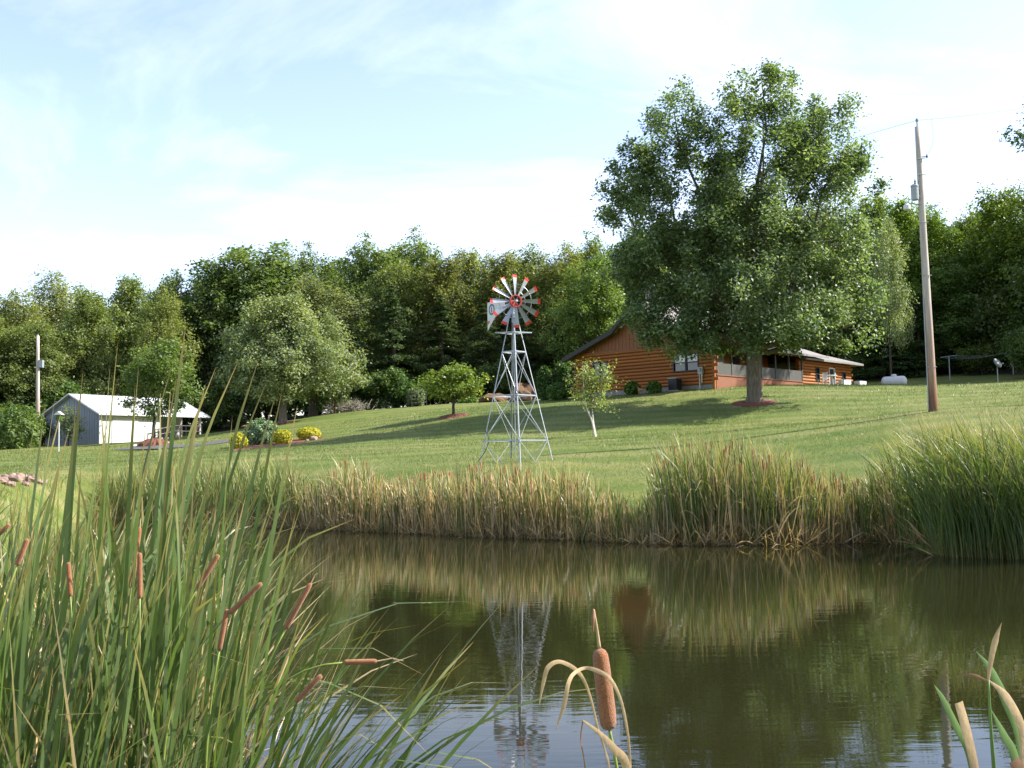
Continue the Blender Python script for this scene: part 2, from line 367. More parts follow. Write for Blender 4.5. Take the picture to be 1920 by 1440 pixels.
_Pm = np.c_[np.ones(_n), AN[:, :2]]
_S = np.linalg.solve(np.block([[_K, _Pm], [_Pm.T, np.zeros((3, 3))]]), np.r_[AN[:, 2], 0, 0, 0])
def gz(x, y):
    sc = np.isscalar(x); x = np.atleast_1d(np.asarray(x, float)); y = np.atleast_1d(np.asarray(y, float)); shp = x.shape
    xc = np.clip(x, -75, 75).ravel(); yc = np.clip(y, -15, 145).ravel()
    z = np.zeros(len(xc))
    for i0 in range(0, len(xc), 20000):
        s = slice(i0, i0 + 20000)
        z[s] = _phi((xc[s, None]-AN[None, :, 0])**2 + (yc[s, None]-AN[None, :, 1])**2) @ _S[:_n] + _S[_n] + _S[_n+1]*xc[s] + _S[_n+2]*yc[s]
    z = z.reshape(shp); sd = pond_sd(x, y)
    z = np.where(sd > 0, 0.02 + np.maximum(z, 0.25) * (1 - np.exp(-np.maximum(sd, 0) / 1.1)), np.maximum(-1.3, 0.02 + sd * 0.45))
    return float(z[0]) if sc else z
def G(px, py, d0=8.0, d1=140.0):
    """where the view ray through a photo pixel meets the ground"""
    ys = np.linspace(d0, d1, 1600); d = ray(px, py); xs = d.x / d.y * ys; zs = d.z / d.y * ys + CAM_Z
    hit = np.nonzero(zs < gz(xs, ys))[0]
    k = hit[0] if len(hit) else len(ys) - 1
    return Vector((xs[k], ys[k], gz(float(xs[k]), float(ys[k]))))
def ground_at(px, Y, py=800):
    p = P(px, py, Y); return Vector((p.x, p.y, gz(p.x, p.y)))

ax = np.concatenate([[-1800,-900,-450,-250,-150,-110], np.arange(-80, -34, 2.0), np.arange(-34, 34, 0.55), np.arange(34, 81, 2.0), [110,150,250,450,900,1800]])
ay = np.concatenate([[-1500,-600,-250,-100,-50,-25], np.arange(-15, 0, 1.5), np.arange(0, 48, 0.55), np.arange(48, 100, 1.0), np.arange(100, 150, 3.0), [180,250,400,800,1500,3000]])
GX, GY = np.meshgrid(ax, ay); GZ = gz(GX, GY)
GZ += np.where(pond_sd(GX, GY) > 2.5, 0.035 * np.sin(GX * 0.9 + 1.3*np.sin(GY*0.35)) * np.sin(GY * 0.7 + 0.8), 0)
nx, ny = len(ax), len(ay); idx = np.arange(nx * ny).reshape(ny, nx)
F = np.stack([idx[:-1, :-1], idx[:-1, 1:], idx[1:, 1:], idx[1:, :-1]], -1).reshape(-1, 4)
ground = obj('ground', fastmesh('ground', np.stack([GX, GY, GZ], -1), F, smooth=True), m_lawn)
tag(ground, 'gently rising mown green lawn running up from the pond to the woods', 'lawn', kind='structure')
wx = np.array([(-19, 0.6), (27, 0.6), (27, 41), (-19, 41)]); 
water = obj('pond_water', fastmesh('pond_water', [(a, b, 0.0) for a, b in wx], [(0, 1, 2, 3)]), m_water)
tag(water, 'dark murky pond with fine ripples mirroring trees and sky', 'water', kind='structure')
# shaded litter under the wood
def sheet(name, xs, ys, dz, mat, inside):
    X, Y = np.meshgrid(xs, ys); Z = gz(X, Y) + dz; i = np.arange(X.size).reshape(X.shape)
    F = np.stack([i[:-1, :-1], i[:-1, 1:], i[1:, 1:], i[1:, :-1]], -1).reshape(-1, 4)
    V = np.stack([X, Y, Z], -1).reshape(-1, 3); c = V[F].mean(1); F = F[inside(c[:, 0], c[:, 1])]
    used = np.unique(F); re = np.zeros(len(V), int); re[used] = np.arange(len(used))
    return obj(name, fastmesh(name, V[used], re[F], smooth=True), mat)
def wood_edge(x):   # depth where the lawn ends and the wood begins
    return np.interp(x, [-80, -46, -38, -20, -12, -5, 2, 8, 14, 22, 30, 40, 46, 80], [72, 76, 92, 93, 88, 88, 86, 84, 84, 90, 92, 92, 80, 60])
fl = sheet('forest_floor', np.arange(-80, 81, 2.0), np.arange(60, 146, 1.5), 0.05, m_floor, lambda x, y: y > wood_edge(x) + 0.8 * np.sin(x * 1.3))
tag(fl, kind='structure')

# ------------------------------------------------------------------ leaf and tree builders
def leaves_mesh(name, C, size, up=0.5, outward=None, asp=0.62, rng=RNG, size_var=0.35):
    """one folded rhombic leaf at each point of C"""
    n = len(C); nrm = rng.normal(size=(n, 3)); nrm[:, 2] = np.abs(nrm[:, 2]) + up
    if outward is not None: nrm += outward * 0.9
    nrm /= np.linalg.norm(nrm, axis=1)[:, None]
    t = rng.normal(size=(n, 3)); t[:, 2] -= 0.35; t -= nrm * (t * nrm).sum(1)[:, None]; t /= np.linalg.norm(t, axis=1)[:, None] + 1e-9
    b = np.cross(nrm, t); s = size * (1 + size_var * rng.uniform(-1, 1, n))[:, None]
    V = np.stack([C - t * s * 0.5, C + b * s * asp * 0.5 + nrm * s * 0.1 - t * s * 0.05, C + t * s * 0.5, C - b * s * asp * 0.5 + nrm * s * 0.1 - t * s * 0.05], 1)
    return fastmesh(name, V.reshape(-1, 3), np.arange(n * 4).reshape(n, 4))

def grow(lobes, ncl, nleaf, size, base_h, trunk_r, seed, fork=None, clr=0.75, flat=0.7, limb_r=0.45, top_drop=0.3, up=0.5, branch_keep=1.0):
    """lobes: list of (x,y,z,rx,ry,rz). Returns (crown mesh, wood mesh); origin at the trunk foot."""
    rng = np.random.default_rng(seed); L = np.array(lobes, float); vol = L[:, 3] * L[:, 4] * L[:, 5]
    pick = rng.choice(len(L), ncl, p=vol**0.8 / (vol**0.8).sum()); d = rng.normal(size=(ncl, 3)); d /= np.linalg.norm(d, axis=1)[:, None]
    r = rng.uniform(0.12, 1, ncl) ** 0.5 * rng.uniform(0.85, 1.08, ncl); C = L[pick, :3] + d * r[:, None] * L[pick, 3:6]
    per = max(1, nleaf // ncl); out = []; ow = []
    cen = np.array([0, 0, L[:, 2].mean() - 1])
    for c in C:
        k = int(per * rng.uniform(0.55, 1.5)); q = rng.normal(size=(k, 3)) * np.array([1, 1, flat]) * clr * 0.55 * rng.uniform(0.7, 1.3)
        o = c - cen; o /= np.linalg.norm(o) + 1e-6
        o2 = o + np.array([0, 0, 0.7 if o[2] > 0 else -0.15]); o2 /= np.linalg.norm(o2); q += np.outer(rng.uniform(-0.5, 1.25, k), o2) * clr * 0.95
        q *= 1.0 - 0.25 * (q @ o2 > clr * 0.8)[:, None]
        out.append(c + q); ow.append(np.repeat(o[None], k, 0))
    crown = leaves_mesh('crown', np.concatenate(out), size, up, np.concatenate(ow) * 0.5, rng=rng)
    # wood
    B = MB(); fork = fork or base_h; nodes = []
    def tube(a, b, ra, rb, n=5, wob=0.12, k=3):
        a = Vector(a); b = Vector(b); ln = (b - a).length; pts = []; rr = []
        for i in range(k + 1):
            t = i / k; p = a.lerp(b, t)
            if 0 < i < k: p += Vector(rng.normal(size=3)) * wob * ln * 0.35
            p.z -= math.sin(PI * t) * ln * 0.06; pts.append(p); rr.append(ra + (rb - ra) * t)
        B.tube(pts, rr, n, False); return pts, rr
    B.tube([(0, 0, -0.25), (0, 0, 0.05), (0.02, 0, 0.35), (0, 0, fork * 0.6), (0.05, 0, fork)], [trunk_r*1.5, trunk_r*1.32, trunk_r*1.05, trunk_r*0.95, trunk_r*0.9], 10, False)
    f = Vector((0.05, 0, fork)); nodes.append((f, trunk_r * 0.7))
    for l in L:
        pts, rr = tube(f, (l[0], l[1], l[2] + l[5] * 0.55), trunk_r * limb_r, trunk_r * 0.07, 6, 0.08, 6)
        nodes += list(zip(pts[1:], rr[1:]))
    NP = np.array([tuple(p) for p, _ in nodes]); NR = np.array([r_ for _, r_ in nodes])
    for c in C:
        if rng.uniform() > branch_keep: continue
        dv = c - NP; dist = np.linalg.norm(dv, axis=1) + np.where(dv[:, 2] < 0, -dv[:, 2] * 1.5, 0)
        k = int(dist.argmin()); tube(NP[k], c, max(0.012, NR[k] * 0.4), 0.008, 4, 0.15, 2)
    wood = fastmesh('trunk', B.v, B.f, smooth=True)
    return crown, wood

def plant_tree(name, meshes, loc, label, cat, leafm, barkm, scale=(1,1,1), rz=0.0, color=(1,1,1), group=None):
    r = root(name, loc, label, cat, group); r.scale = scale; r.rotation_euler.z = rz
    for nm, me, mt in (('crown', meshes[0], leafm), ('trunk', meshes[1], barkm)):
        o = bpy.data.objects.new(nm, me); COL.objects.link(o); o.parent = r
        if not me.materials: me.materials.append(None)
        o.material_slots[0].link = 'OBJECT'; o.material_slots[0].material = mt
        o.color = (*color, 1)
    return r

def foliage_ball(n, rx, ry, rz, size, seed, lump=0.18):
    """points of a clipped shrub, denser to the skin"""
    rng = np.random.default_rng(seed); d = rng.normal(size=(n, 3)); d /= np.linalg.norm(d, axis=1)[:, None]
    r = rng.uniform(0.45, 1, n) ** 0.4 * (1 + lump * np.sin(d[:, 0]*7 + seed) * np.cos(d[:, 1]*6 + d[:, 2]*5))
    C = d * r[:, None] * np.array([rx, ry, rz]); C[:, 2] += rz * 0.86; keep = C[:, 2] > 0.0
    return leaves_mesh('foliage', C[keep], size, 0.3, d[keep], rng=rng)

# ------------------------------------------------------------------ big silver maple
MD = 57.0; mb = P(1415, 757, MD); mb.z = gz(mb.x, mb.y)
def lob(px, py, rx, ry, dy=0.0, ryd=3.2):
    p = P(px, py, MD); k = MD / FOC
    return (p.x - mb.x, dy, p.z - mb.z, rx * k, ryd, ry * k)
maple_lobes = [lob(1268,255,66,96,0.5,2.6), lob(1215,350,70,92,0.0,2.6), lob(1430,195,76,86,0,2.6), lob(1425,300,110,120,-1,3.4), lob(1562,245,50,90,0.6,2.4), lob(1500,300,58,80,0.8,2.6), lob(1345,335,48,66,1.2,2.4),
    lob(1165,395,52,55,0.4,2.2), lob(1240,470,100,95,-0.6,3.4), lob(1580,350,58,95,-0.4,2.6), lob(1390,440,140,120,0,5.2), lob(1545,470,85,100,-1.2,3.6),
    lob(1250,565,85,62,0.5,3.0), lob(1390,570,140,85,-1.8,4.6), lob(1545,580,95,72,-1,3.6), lob(1610,570,42,60,0.5,2.2), lob(1450,618,100,42,-2.4,3.0), lob(1330,625,80,42,1.0,3.0), lob(1400,420,120,150,3.5,3.0), lob(1255,615,60,30,0,2.2), lob(1235,588,58,44,-0.5,2.2), lob(1500,636,70,26,-1.5,2.4), lob(1600,625,42,30,-0.5,1.8), lob(1190,500,50,60,0,2.4)]
mp_ = grow(maple_lobes, 640, 150000, 0.185, 3.2, 0.42, 5, fork=3.0, clr=0.60, flat=1.0, limb_r=0.5)
plant_tree('maple_tree', mp_, mb, 'huge full green maple with thick grey trunk in front of the log house', 'tree', m_maple, m_bark)
def mulch_ring(px, py, Y, rx, ry, hgt, label):
    c = ground_at(px, Y, py); n = 40; B = MB(); V = []; rng = np.random.default_rng(int(px))
    for ring, (k, hh) in enumerate(((1.0, -0.03), (0.8, 0.5), (0.4, 0.9))):
        for i in range(n):
            a = 2 * PI * i / n; kk = k * (1 + 0.1 * rng.uniform(-1, 1)); x = c.x + math.cos(a) * rx * kk; y = c.y + math.sin(a) * ry * kk
            V.append((x, y, gz(x, y) + max(-0.03, hh * hgt + rng.uniform(-0.03, 0.03))))
    V.append((c.x, c.y, c.z + hgt)); F = []
    for r_ in range(2):
        for i in range(n): F.append((r_*n+i, r_*n+(i+1) % n, (r_+1)*n+(i+1) % n, (r_+1)*n+i))
    for i in range(n): F.append((2*n+i, 2*n+(i+1) % n, 3*n))
    B.add(V, F); o = B.build('mulch_bed', m_mulch); return tag(o, label, 'mulch', 'mulch rings and beds')
mulch_ring(1415, 757, MD, 1.25, 1.1, 0.16, 'ring of red mulch round the foot of the huge maple')

# ------------------------------------------------------------------ woodland behind
def random_lobes(H, W, base, n, seed, top=0.5):
    rng = np.random.default_rng(seed); L = []
    for i in range(n):
        t = (i + 0.5) / n; a = i * 2.4 + rng.uniform(-0.4, 0.4); z = base + (H - base) * (0.16 + 0.72 * t)
        rad = W / 2 * (0.62 * math.sin(PI * min(1, 0.28 + 0.62 * t)) ** 0.8) * rng.uniform(0.6, 1.05)
        k = rng.uniform(0.24, 0.34) * W * (1.0 - 0.25 * t)
        L.append((math.cos(a) * rad, math.sin(a) * rad, z, k, k, k * rng.uniform(0.7, 1.0)))
    L.append((0, 0, H * 0.86, W * 0.24, W * 0.24, H * 0.12)); L.append((0, 0, H * 0.6, W * 0.3, W * 0.3, H * 0.2))
    return L
PROTO = {}
for v in range(3):
    PROTO['oak', v] = grow(random_lobes(16, 11, 2.2, 11, 20 + v), 320, 30000, 0.28, 2.5, 0.3, 30 + v, clr=0.85, branch_keep=0.35)
    PROTO['tall', v] = grow(random_lobes(16, 8, 2.5, 10, 40 + v), 260, 26000, 0.265, 3.0, 0.24, 50 + v, clr=0.8, flat=1.0, branch_keep=0.35)
for v in range(2):
    PROTO['airy', v] = grow(random_lobes(16, 8.5, 3.2, 9, 60 + v), 260, 19000, 0.24, 4.0, 0.2, 70 + v, clr=0.75, flat=1.1, branch_keep=0.6)
    # hemlock: layered drooping boughs
    rng = np.random.default_rng(80 + v); pts = []; ow = []; B = MB(); B.tube([(0,0,-0.3),(0,0,8),(0,0,15.8)], [0.26, 0.16, 0.02], 7, False)
    for k in range(120):
        z = 0.7 + 15 * rng.uniform() ** 1.15; R = (16.2 - z) * 0.26 * rng.uniform(0.75, 1.1) + 0.2; a = rng.uniform(0, 2*PI); nn = int(70 + R * 46)
        s = rng.uniform(0.08, 1, nn) ** 0.7; x = np.cos(a) * R * s; y = np.sin(a) * R * s; sp = rng.normal(size=(nn, 3)) * np.array([0.34, 0.34, 0.12]) * (0.4 + R * 0.22)
        pts.append(np.stack([x, y, z - 0.34 * R * s ** 1.7 + 0.1 * R * s], -1) + sp); B.tube([(0,0,z),(math.cos(a)*R*0.6, math.sin(a)*R*0.6, z - 0.08*R),(math.cos(a)*R, math.sin(a)*R, z - 0.25*R)], [0.035, 0.02, 0.008], 4, False)
    PROTO['hemlock', v] = (leaves_mesh('crown', np.concatenate(pts), 0.27, 0.9, asp=0.4, rng=rng), fastmesh('trunk', B.v, B.f))
    L = [(rng.uniform(-1.4, 1.4), rng.uniform(-1.2, 1.2), rng.uniform(0.9, 3.0), 1.3, 1.3, 1.0) for _ in range(8)]
    PROTO['under', v] = grow(L, 110, 7500, 0.24, 0.6, 0.08, 90 + v, fork=0.5, clr=0.6)
LABEL = {'oak': 'broad round-topped tree', 'tall': 'tall narrow leafy tree', 'airy': 'loose open-crowned tree', 'hemlock': 'dark drooping hemlock', 'under': 'leafy understorey shrub'}
CATS = {'oak': 'tree', 'tall': 'tree', 'airy': 'tree', 'hemlock': 'tree', 'under': 'shrub'}
LEAF = {'oak': m_oak, 'tall': m_olive, 'airy': m_silver, 'hemlock': m_spruce, 'under': m_oak}
def wood_tree(kind, px, top, wpx, Y, color=(1,1,1), leaf=None, where='in the wood edge', extra=''):
    """tree whose foot stands on the ground at depth Y under pixel column px and whose tip reaches row top"""
    g = ground_at(px, Y); H = P(px, top, Y).z - g.z; v = random.randrange(3 if kind in ('oak', 'tall') else 2)
    W0 = {'oak': 11.5, 'tall': 8.5, 'airy': 9.0, 'hemlock': 8.6, 'under': 5.2}[kind]; H0 = {'under': 4.2}.get(kind, 16.6)
    sx = wpx * Y / FOC / W0
    lab = (extra + ' ' if extra else '') + LABEL[kind] + ' ' + where
    return plant_tree({'hemlock': 'hemlock_tree', 'under': 'understorey_shrub'}.get(kind, 'woodland_tree'), PROTO[kind, v], g, lab, CATS[kind], leaf or LEAF[kind], m_dbark,
        (sx, sx, H / H0), random.uniform(0, 6.28), color, 'understorey shrubs along the wood' if kind == 'under' else 'trees of the wood behind the lawn')
W1 = 'in the wood behind the white shed'; W2 = 'in the wood between shed and windmill'; W3 = 'in the wood behind the log house'; W4 = 'in the wood behind the propane tank'
FOREST = [
 ('airy', 20, 535, 190, 98, (1.0,0.95,0.8), m_olive, W1, 'pale olive'), ('airy', 95, 500, 170, 104, (1.05,1.0,0.85), m_silver, W1, 'pale green'), ('tall', 165, 530, 130, 96, (0.9,0.95,0.8), m_olive, W1, 'olive'),
 ('tall', 240, 505, 130, 101, (1.0,1.05,0.9), m_olive, W1, 'bright olive'), ('airy', 300, 530, 140, 96, (0.95,0.95,0.8), m_olive, W1, 'dull olive'), ('oak', 60, 590, 180, 92, (0.75,0.8,0.7), m_olive, W1, 'shaded olive'),
 ('oak', 330, 500, 150, 106, (0.85,0.9,0.85), m_oak, W1, 'dark green'), ('oak', 480, 440, 300, 108, (1.0,1.05,0.95), m_oak, W2, 'very wide dark green'), ('oak', 405, 475, 190, 106, (0.95,1.0,0.9), m_oak, W2, 'dark green'),
 ('oak', 575, 462, 170, 110, (0.95,1.0,0.9), m_oak, W2, 'mid green'), ('airy', 600, 505, 210, 95, (0.8,0.8,0.72), m_silver, W2, 'greyish green'),
 ('oak', 690, 445, 190, 108, (1.0,1.05,0.9), m_oak, W2, 'tall green'), ('oak', 785, 432, 190, 110, (1.05,1.1,0.9), m_oak, W2, 'tallest green'), ('oak', 745, 478, 170, 98, (1.05,0.98,0.8), m_oak, W2, 'olive tinted'),
 ('tall', 830, 470, 150, 97, (0.86,0.78,0.66), m_olive, W2, 'brownish olive'), ('tall', 880, 456, 140, 103, (0.95,0.95,0.8), m_olive, W2, 'faded olive'), ('tall', 940, 462, 140, 98, (0.98,0.92,0.78), m_olive, W2, 'yellowing olive'),
 ('tall', 1010, 447, 140, 100, (1.0,1.02,0.85), m_olive, W3, 'light olive'), ('airy', 1060, 445, 150, 96, (1.0,0.95,0.75), m_olive, W3, 'yellowish'), ('tall', 1105, 425, 150, 99, (0.9,0.98,0.8), m_olive, W3, 'green'),
 ('oak', 1120, 470, 190, 90, (1.15,1.25,0.9), m_oak, W3, 'bright leafy'), ('oak', 1200, 420, 210, 100, (1,1.05,0.9), m_oak, W3, 'full green'), ('oak', 1310, 400, 220, 104, (1,1,0.9), m_oak, W3, 'deep green'), ('oak', 1430, 390, 220, 104, (1,1,0.9), m_oak, W3, 'dense green'),
 ('oak', 1540, 370, 200, 106, (1,1,0.9), m_oak, W3, 'high green'), ('tall', 1650, 345, 150, 104, (0.85,0.98,0.72), m_olive, W4, 'green'), ('tall', 1710, 352, 140, 101, (0.95,1.05,0.7), m_yellowgreen, W4, 'yellow green'),
 ('tall', 1770, 385, 150, 98, (0.80,0.90,0.7), m_yellowgreen, W4, 'sunlit yellow green'), ('tall', 1835, 372, 150, 100, (0.78,0.82,0.66), m_yellowgreen, W4, 'golden green'), ('tall', 1895, 335, 170, 94, (0.82,0.85,0.66), m_yellowgreen, W4, 'large golden green'),
 ('tall', 1960, 310, 190, 90, (0.8,0.85,0.66), m_yellowgreen, W4, 'tall golden green'), ('airy', 1675, 400, 95, 84, (1.0,1.05,0.95), m_silver, W4, 'pale silvery'), ('oak', 1800, 470, 200, 95, (0.8,0.95,0.66), m_oak, W4, 'dark'), ('oak', 1920, 450, 210, 92, (0.85,0.95,0.6), m_oak, W4, 'shadowy'),
 ('hemlock', 665, 600, 150, 92, (1,1,1), None, W2, ''), ('hemlock', 740, 520, 170, 93, (0.9,0.95,0.9), None, W2, 'tall'), ('hemlock', 830, 540, 170, 94, (0.95,0.95,0.9), None, W2, 'wide'), ('hemlock', 910, 560, 150, 92, (1,1,0.95), None, W2, 'middling'),
 ('hemlock', 985, 575, 150, 92, (1,1.0,0.9), None, W3, ''), ('hemlock', 1045, 600, 130, 91, (1.1,1.1,0.9), None, W3, 'young'), ('hemlock', 420, 640, 140, 94, (0.9,1,0.9), None, W2, 'low'),
 ('hemlock', 1660, 560, 150, 93, (1.0,1.1,0.9), None, W4, ''), ('hemlock', 1730, 540, 160, 94, (1,1.1,0.9), None, W4, 'wide'), ('hemlock', 1810, 560, 150, 95, (1,1.1,0.9), None, W4, 'dense'), ('hemlock', 1890, 540, 170, 95, (1,1.1,0.9), None, W4, 'tall'),
 ('oak', -60, 560, 220, 90, (0.85,0.9,0.75), m_olive, W1, 'broad olive'), ('oak', -170, 540, 240, 96, (0.85,0.9,0.75), m_olive, W1, 'outer olive'), ('oak', 2040, 330, 260, 84, (0.85,0.9,0.7), m_oak, W4, 'outer green'), ('oak', 2160, 300, 280, 80, (0.85,0.9,0.7), m_oak, W4, 'outermost green')]
for f in FOREST: wood_tree(*f)
for k in range(15):      # a second rank that closes the wood from behind
    px = -150 + k * 155 + random.uniform(-30, 30); top = np.interp(px, [-150, 300, 480, 800, 1100, 1650, 2100], [560, 520, 470, 465, 450, 380, 340]) + random.uniform(0, 25)
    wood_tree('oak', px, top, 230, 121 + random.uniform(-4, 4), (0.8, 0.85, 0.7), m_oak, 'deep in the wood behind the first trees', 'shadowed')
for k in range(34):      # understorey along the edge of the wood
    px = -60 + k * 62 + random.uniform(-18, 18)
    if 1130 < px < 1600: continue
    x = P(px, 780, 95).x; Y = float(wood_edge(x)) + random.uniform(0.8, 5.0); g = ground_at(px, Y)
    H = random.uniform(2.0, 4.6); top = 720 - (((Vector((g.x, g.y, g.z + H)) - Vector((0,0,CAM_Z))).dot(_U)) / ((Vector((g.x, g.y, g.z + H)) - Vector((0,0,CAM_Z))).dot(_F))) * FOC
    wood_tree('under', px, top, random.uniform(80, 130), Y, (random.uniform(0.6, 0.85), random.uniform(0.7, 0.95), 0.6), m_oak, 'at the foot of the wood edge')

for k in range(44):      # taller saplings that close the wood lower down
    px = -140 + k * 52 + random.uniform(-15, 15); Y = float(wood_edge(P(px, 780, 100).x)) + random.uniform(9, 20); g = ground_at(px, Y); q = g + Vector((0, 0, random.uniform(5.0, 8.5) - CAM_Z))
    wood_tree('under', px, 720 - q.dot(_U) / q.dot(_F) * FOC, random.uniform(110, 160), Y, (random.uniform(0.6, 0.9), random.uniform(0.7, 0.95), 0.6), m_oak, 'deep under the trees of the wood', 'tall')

# ------------------------------------------------------------------ lawn trees and shrubs
def lawn_tree(name, px, py, Y, lobes_px, ncl, nleaf, size, trunk_r, fork, label, leafm, barkm, seed, color=(1,1,1), clr=0.6, limb_r=0.5, keep=1.0):
    b = ground_at(px, Y, py); k = Y / FOC; L = []
    for (lx, ly, rx, ry, dy, rd) in lobes_px:
        p = P(lx, ly, Y); L.append((p.x - b.x, dy, p.z - b.z, rx * k, rd, ry * k))
    me = grow(L, ncl, nleaf, size, fork, trunk_r, seed, fork=fork, clr=clr, limb_r=limb_r, branch_keep=keep)
    return plant_tree(name, me, b, label, 'tree', leafm, barkm, color=color)
lawn_tree('silver_maple_tree', 530, 795, 75, [(515,605,52,44,0,2.0),(470,645,44,46,0,1.9),(560,640,50,46,0,1.9),(525,682,82,44,-0.8,2.8),(458,700,34,36,0,1.6),(595,685,46,42,0,2.0),(520,724,66,20,-0.4,2.2),(552,588,30,28,0,1.5)],
    300, 40000, 0.19, 0.30, 1.9, 'pale silvery green tree with short pale trunk above the shrub bed', m_silver, m_bark, 101, (1.15, 1.15, 1.12), clr=0.7)
lawn_tree('silver_maple_tree', 587, 781, 80, [(610,640,48,60,0,2),(640,690,48,42,0,2),(610,720,60,34,-0.6,2.2),(580,660,50,60,0.5,2.2)], 130, 16000, 0.20, 0.34, 2.2,
    'silvery tree with dark trunk beside the grey brush pile', m_silver, m_dbark, 102, (0.9, 0.92, 0.85), 0.7)
lawn_tree('crabapple_tree', 850, 780, 62, [(850,718,44,24,0,1.4),(818,722,28,22,0,1.0),(882,722,26,22,0,1.0),(850,704,34,16,0,1.1),(835,738,34,12,-0.3,1.0),(880,738,22,10,0,0.8)],
    110, 5600, 0.16, 0.085, 1.0, 'small round yellow-green tree on red mulch in the open lawn', m_yellowgreen, m_dbark, 103, (1.15, 1.12, 1.0), 0.4)
mulch_ring(850, 780, 62, 0.95, 0.9, 0.16, 'mound of red mulch under the small round tree')
lawn_tree('shade_tree', 288, 826, 78, [(300,690,60,48,0,2.2),(270,720,42,38,0,1.6),(335,730,42,36,0,1.6),(300,755,55,22,-0.4,1.8)], 150, 10000, 0.21, 0.13, 1.5,
    'dense green tree standing in front of the white shed', m_oak, m_dbark, 104, (1.0, 1.1, 0.85), 0.6)
lawn_tree('shade_tree', 128, 838, 76, [(130,800,22,26,0,0.9),(128,780,14,16,0,0.6)], 40, 1500, 0.15, 0.05, 0.7, 'thin young tree by the shade-toned end of the shed', m_olive, m_dbark, 106, (0.8, 0.85, 0.8), 0.4)
# clump birch
bb = ground_at(1115, 47, 821); r = root('birch_tree', bb, 'small airy birch with two white stems on the lawn beside the windmill', 'tree')
rng = np.random.default_rng(44); kx = 47 / FOC; C = []; Bw = MB(); Bt = MB()
def bp(px, py, dy=0.0): p = P(px, py, 47); return Vector((p.x, p.y + dy, p.z))
tops = [(1092, 690, 0.2), (1125, 700, -0.2), (1148, 698, 0.1), (1108, 675, 0.0)]
stems = [[bp(1117, 826), bp(1110, 790), bp(1098, 755), bp(1092, 690)], [bp(1119, 826, 0.12), bp(1112, 785, 0.12), bp(1112, 750, 0.1), bp(1125, 700)]]
for s_ in stems: MB.tube(Bw, spline(s_, 5), lerp_list([0.042, 0.036, 0.026, 0.008], 5), 6)
Bw.build('trunk', m_birch, r, True)
for k in range(70):
    a = rng.integers(0, 2); t = rng.uniform(0.5, 1); sp = spline(stems[a], 5); q = sp[int(t * (len(sp) - 1))]
    e = bp(np.clip(rng.normal(1114, 25), 1062, 1166), rng.uniform(672, 775), rng.normal() * 0.5); e.z = max(e.z, q.z + 0.05)
    Bt.tube([q, q.lerp(e, 0.5) + Vector((0, 0, 0.1)), e], [0.009, 0.006, 0.003], 4, False)
    for j in range(24): C.append(tuple(q.lerp(e, rng.uniform(0.45, 1.05)) + Vector(rng.normal(size=3)) * 0.13))
Bt.build('twigs', m_dbark, r)
lf = leaves_mesh('crown', np.array(C) - np.array(bb), 0.115, 0.2, rng=rng); o = obj('crown', lf, m_olive, r); o.color = (1.1, 1.15, 0.95, 1)
def shrub(name, px, py, Y, wpx, hpx, n, size, label, mat, seed, color=(1,1,1), group=None, lump=0.15):
    b = ground_at(px, Y, py); k = Y / FOC; r = root(name, b, label, 'shrub', group)
    o = obj('foliage', foliage_ball(n, wpx*k/2, wpx*k/2, hpx*k/1.86, size, seed, lump), mat, r); o.color = (*color, 1)
    B = MB()
    for j in range(5):
        a = j * 1.26; B.tube([b + Vector((0,0,-0.05)), b + Vector((math.cos(a)*wpx*k*0.3, math.sin(a)*wpx*k*0.3, hpx*k*0.6))], [0.02, 0.006], 4, False)
    B.build('stem', m_dbark, r); return r
shrub('golden_shrub', 447, 841, 57, 34, 30, 2600, 0.10, 'clipped golden yellow ball shrub at the pale-stone end, left of the dark spruce shrub', m_gold, 1, group='golden shrubs in the mulch bed', lump=0.05)
shrub('golden_shrub', 530, 831, 58, 36, 28, 2600, 0.10, 'golden yellow ball shrub touching the dark weeping shrub', m_gold, 2, group='golden shrubs in the mulch bed', lump=0.05)
shrub('golden_shrub', 579, 822, 60, 46, 24, 2800, 0.10, 'low wide golden shrub beside the pale boulder in the mulch bed', m_gold, 3, group='golden shrubs in the mulch bed', lump=0.07)
shrub('weeping_spruce_shrub', 490, 832, 59, 62, 48, 4600, 0.14, 'large dark blue-green weeping shrub in the mulch bed', m_spruce, 4, (1.9, 1.9, 2.3), lump=0.25)
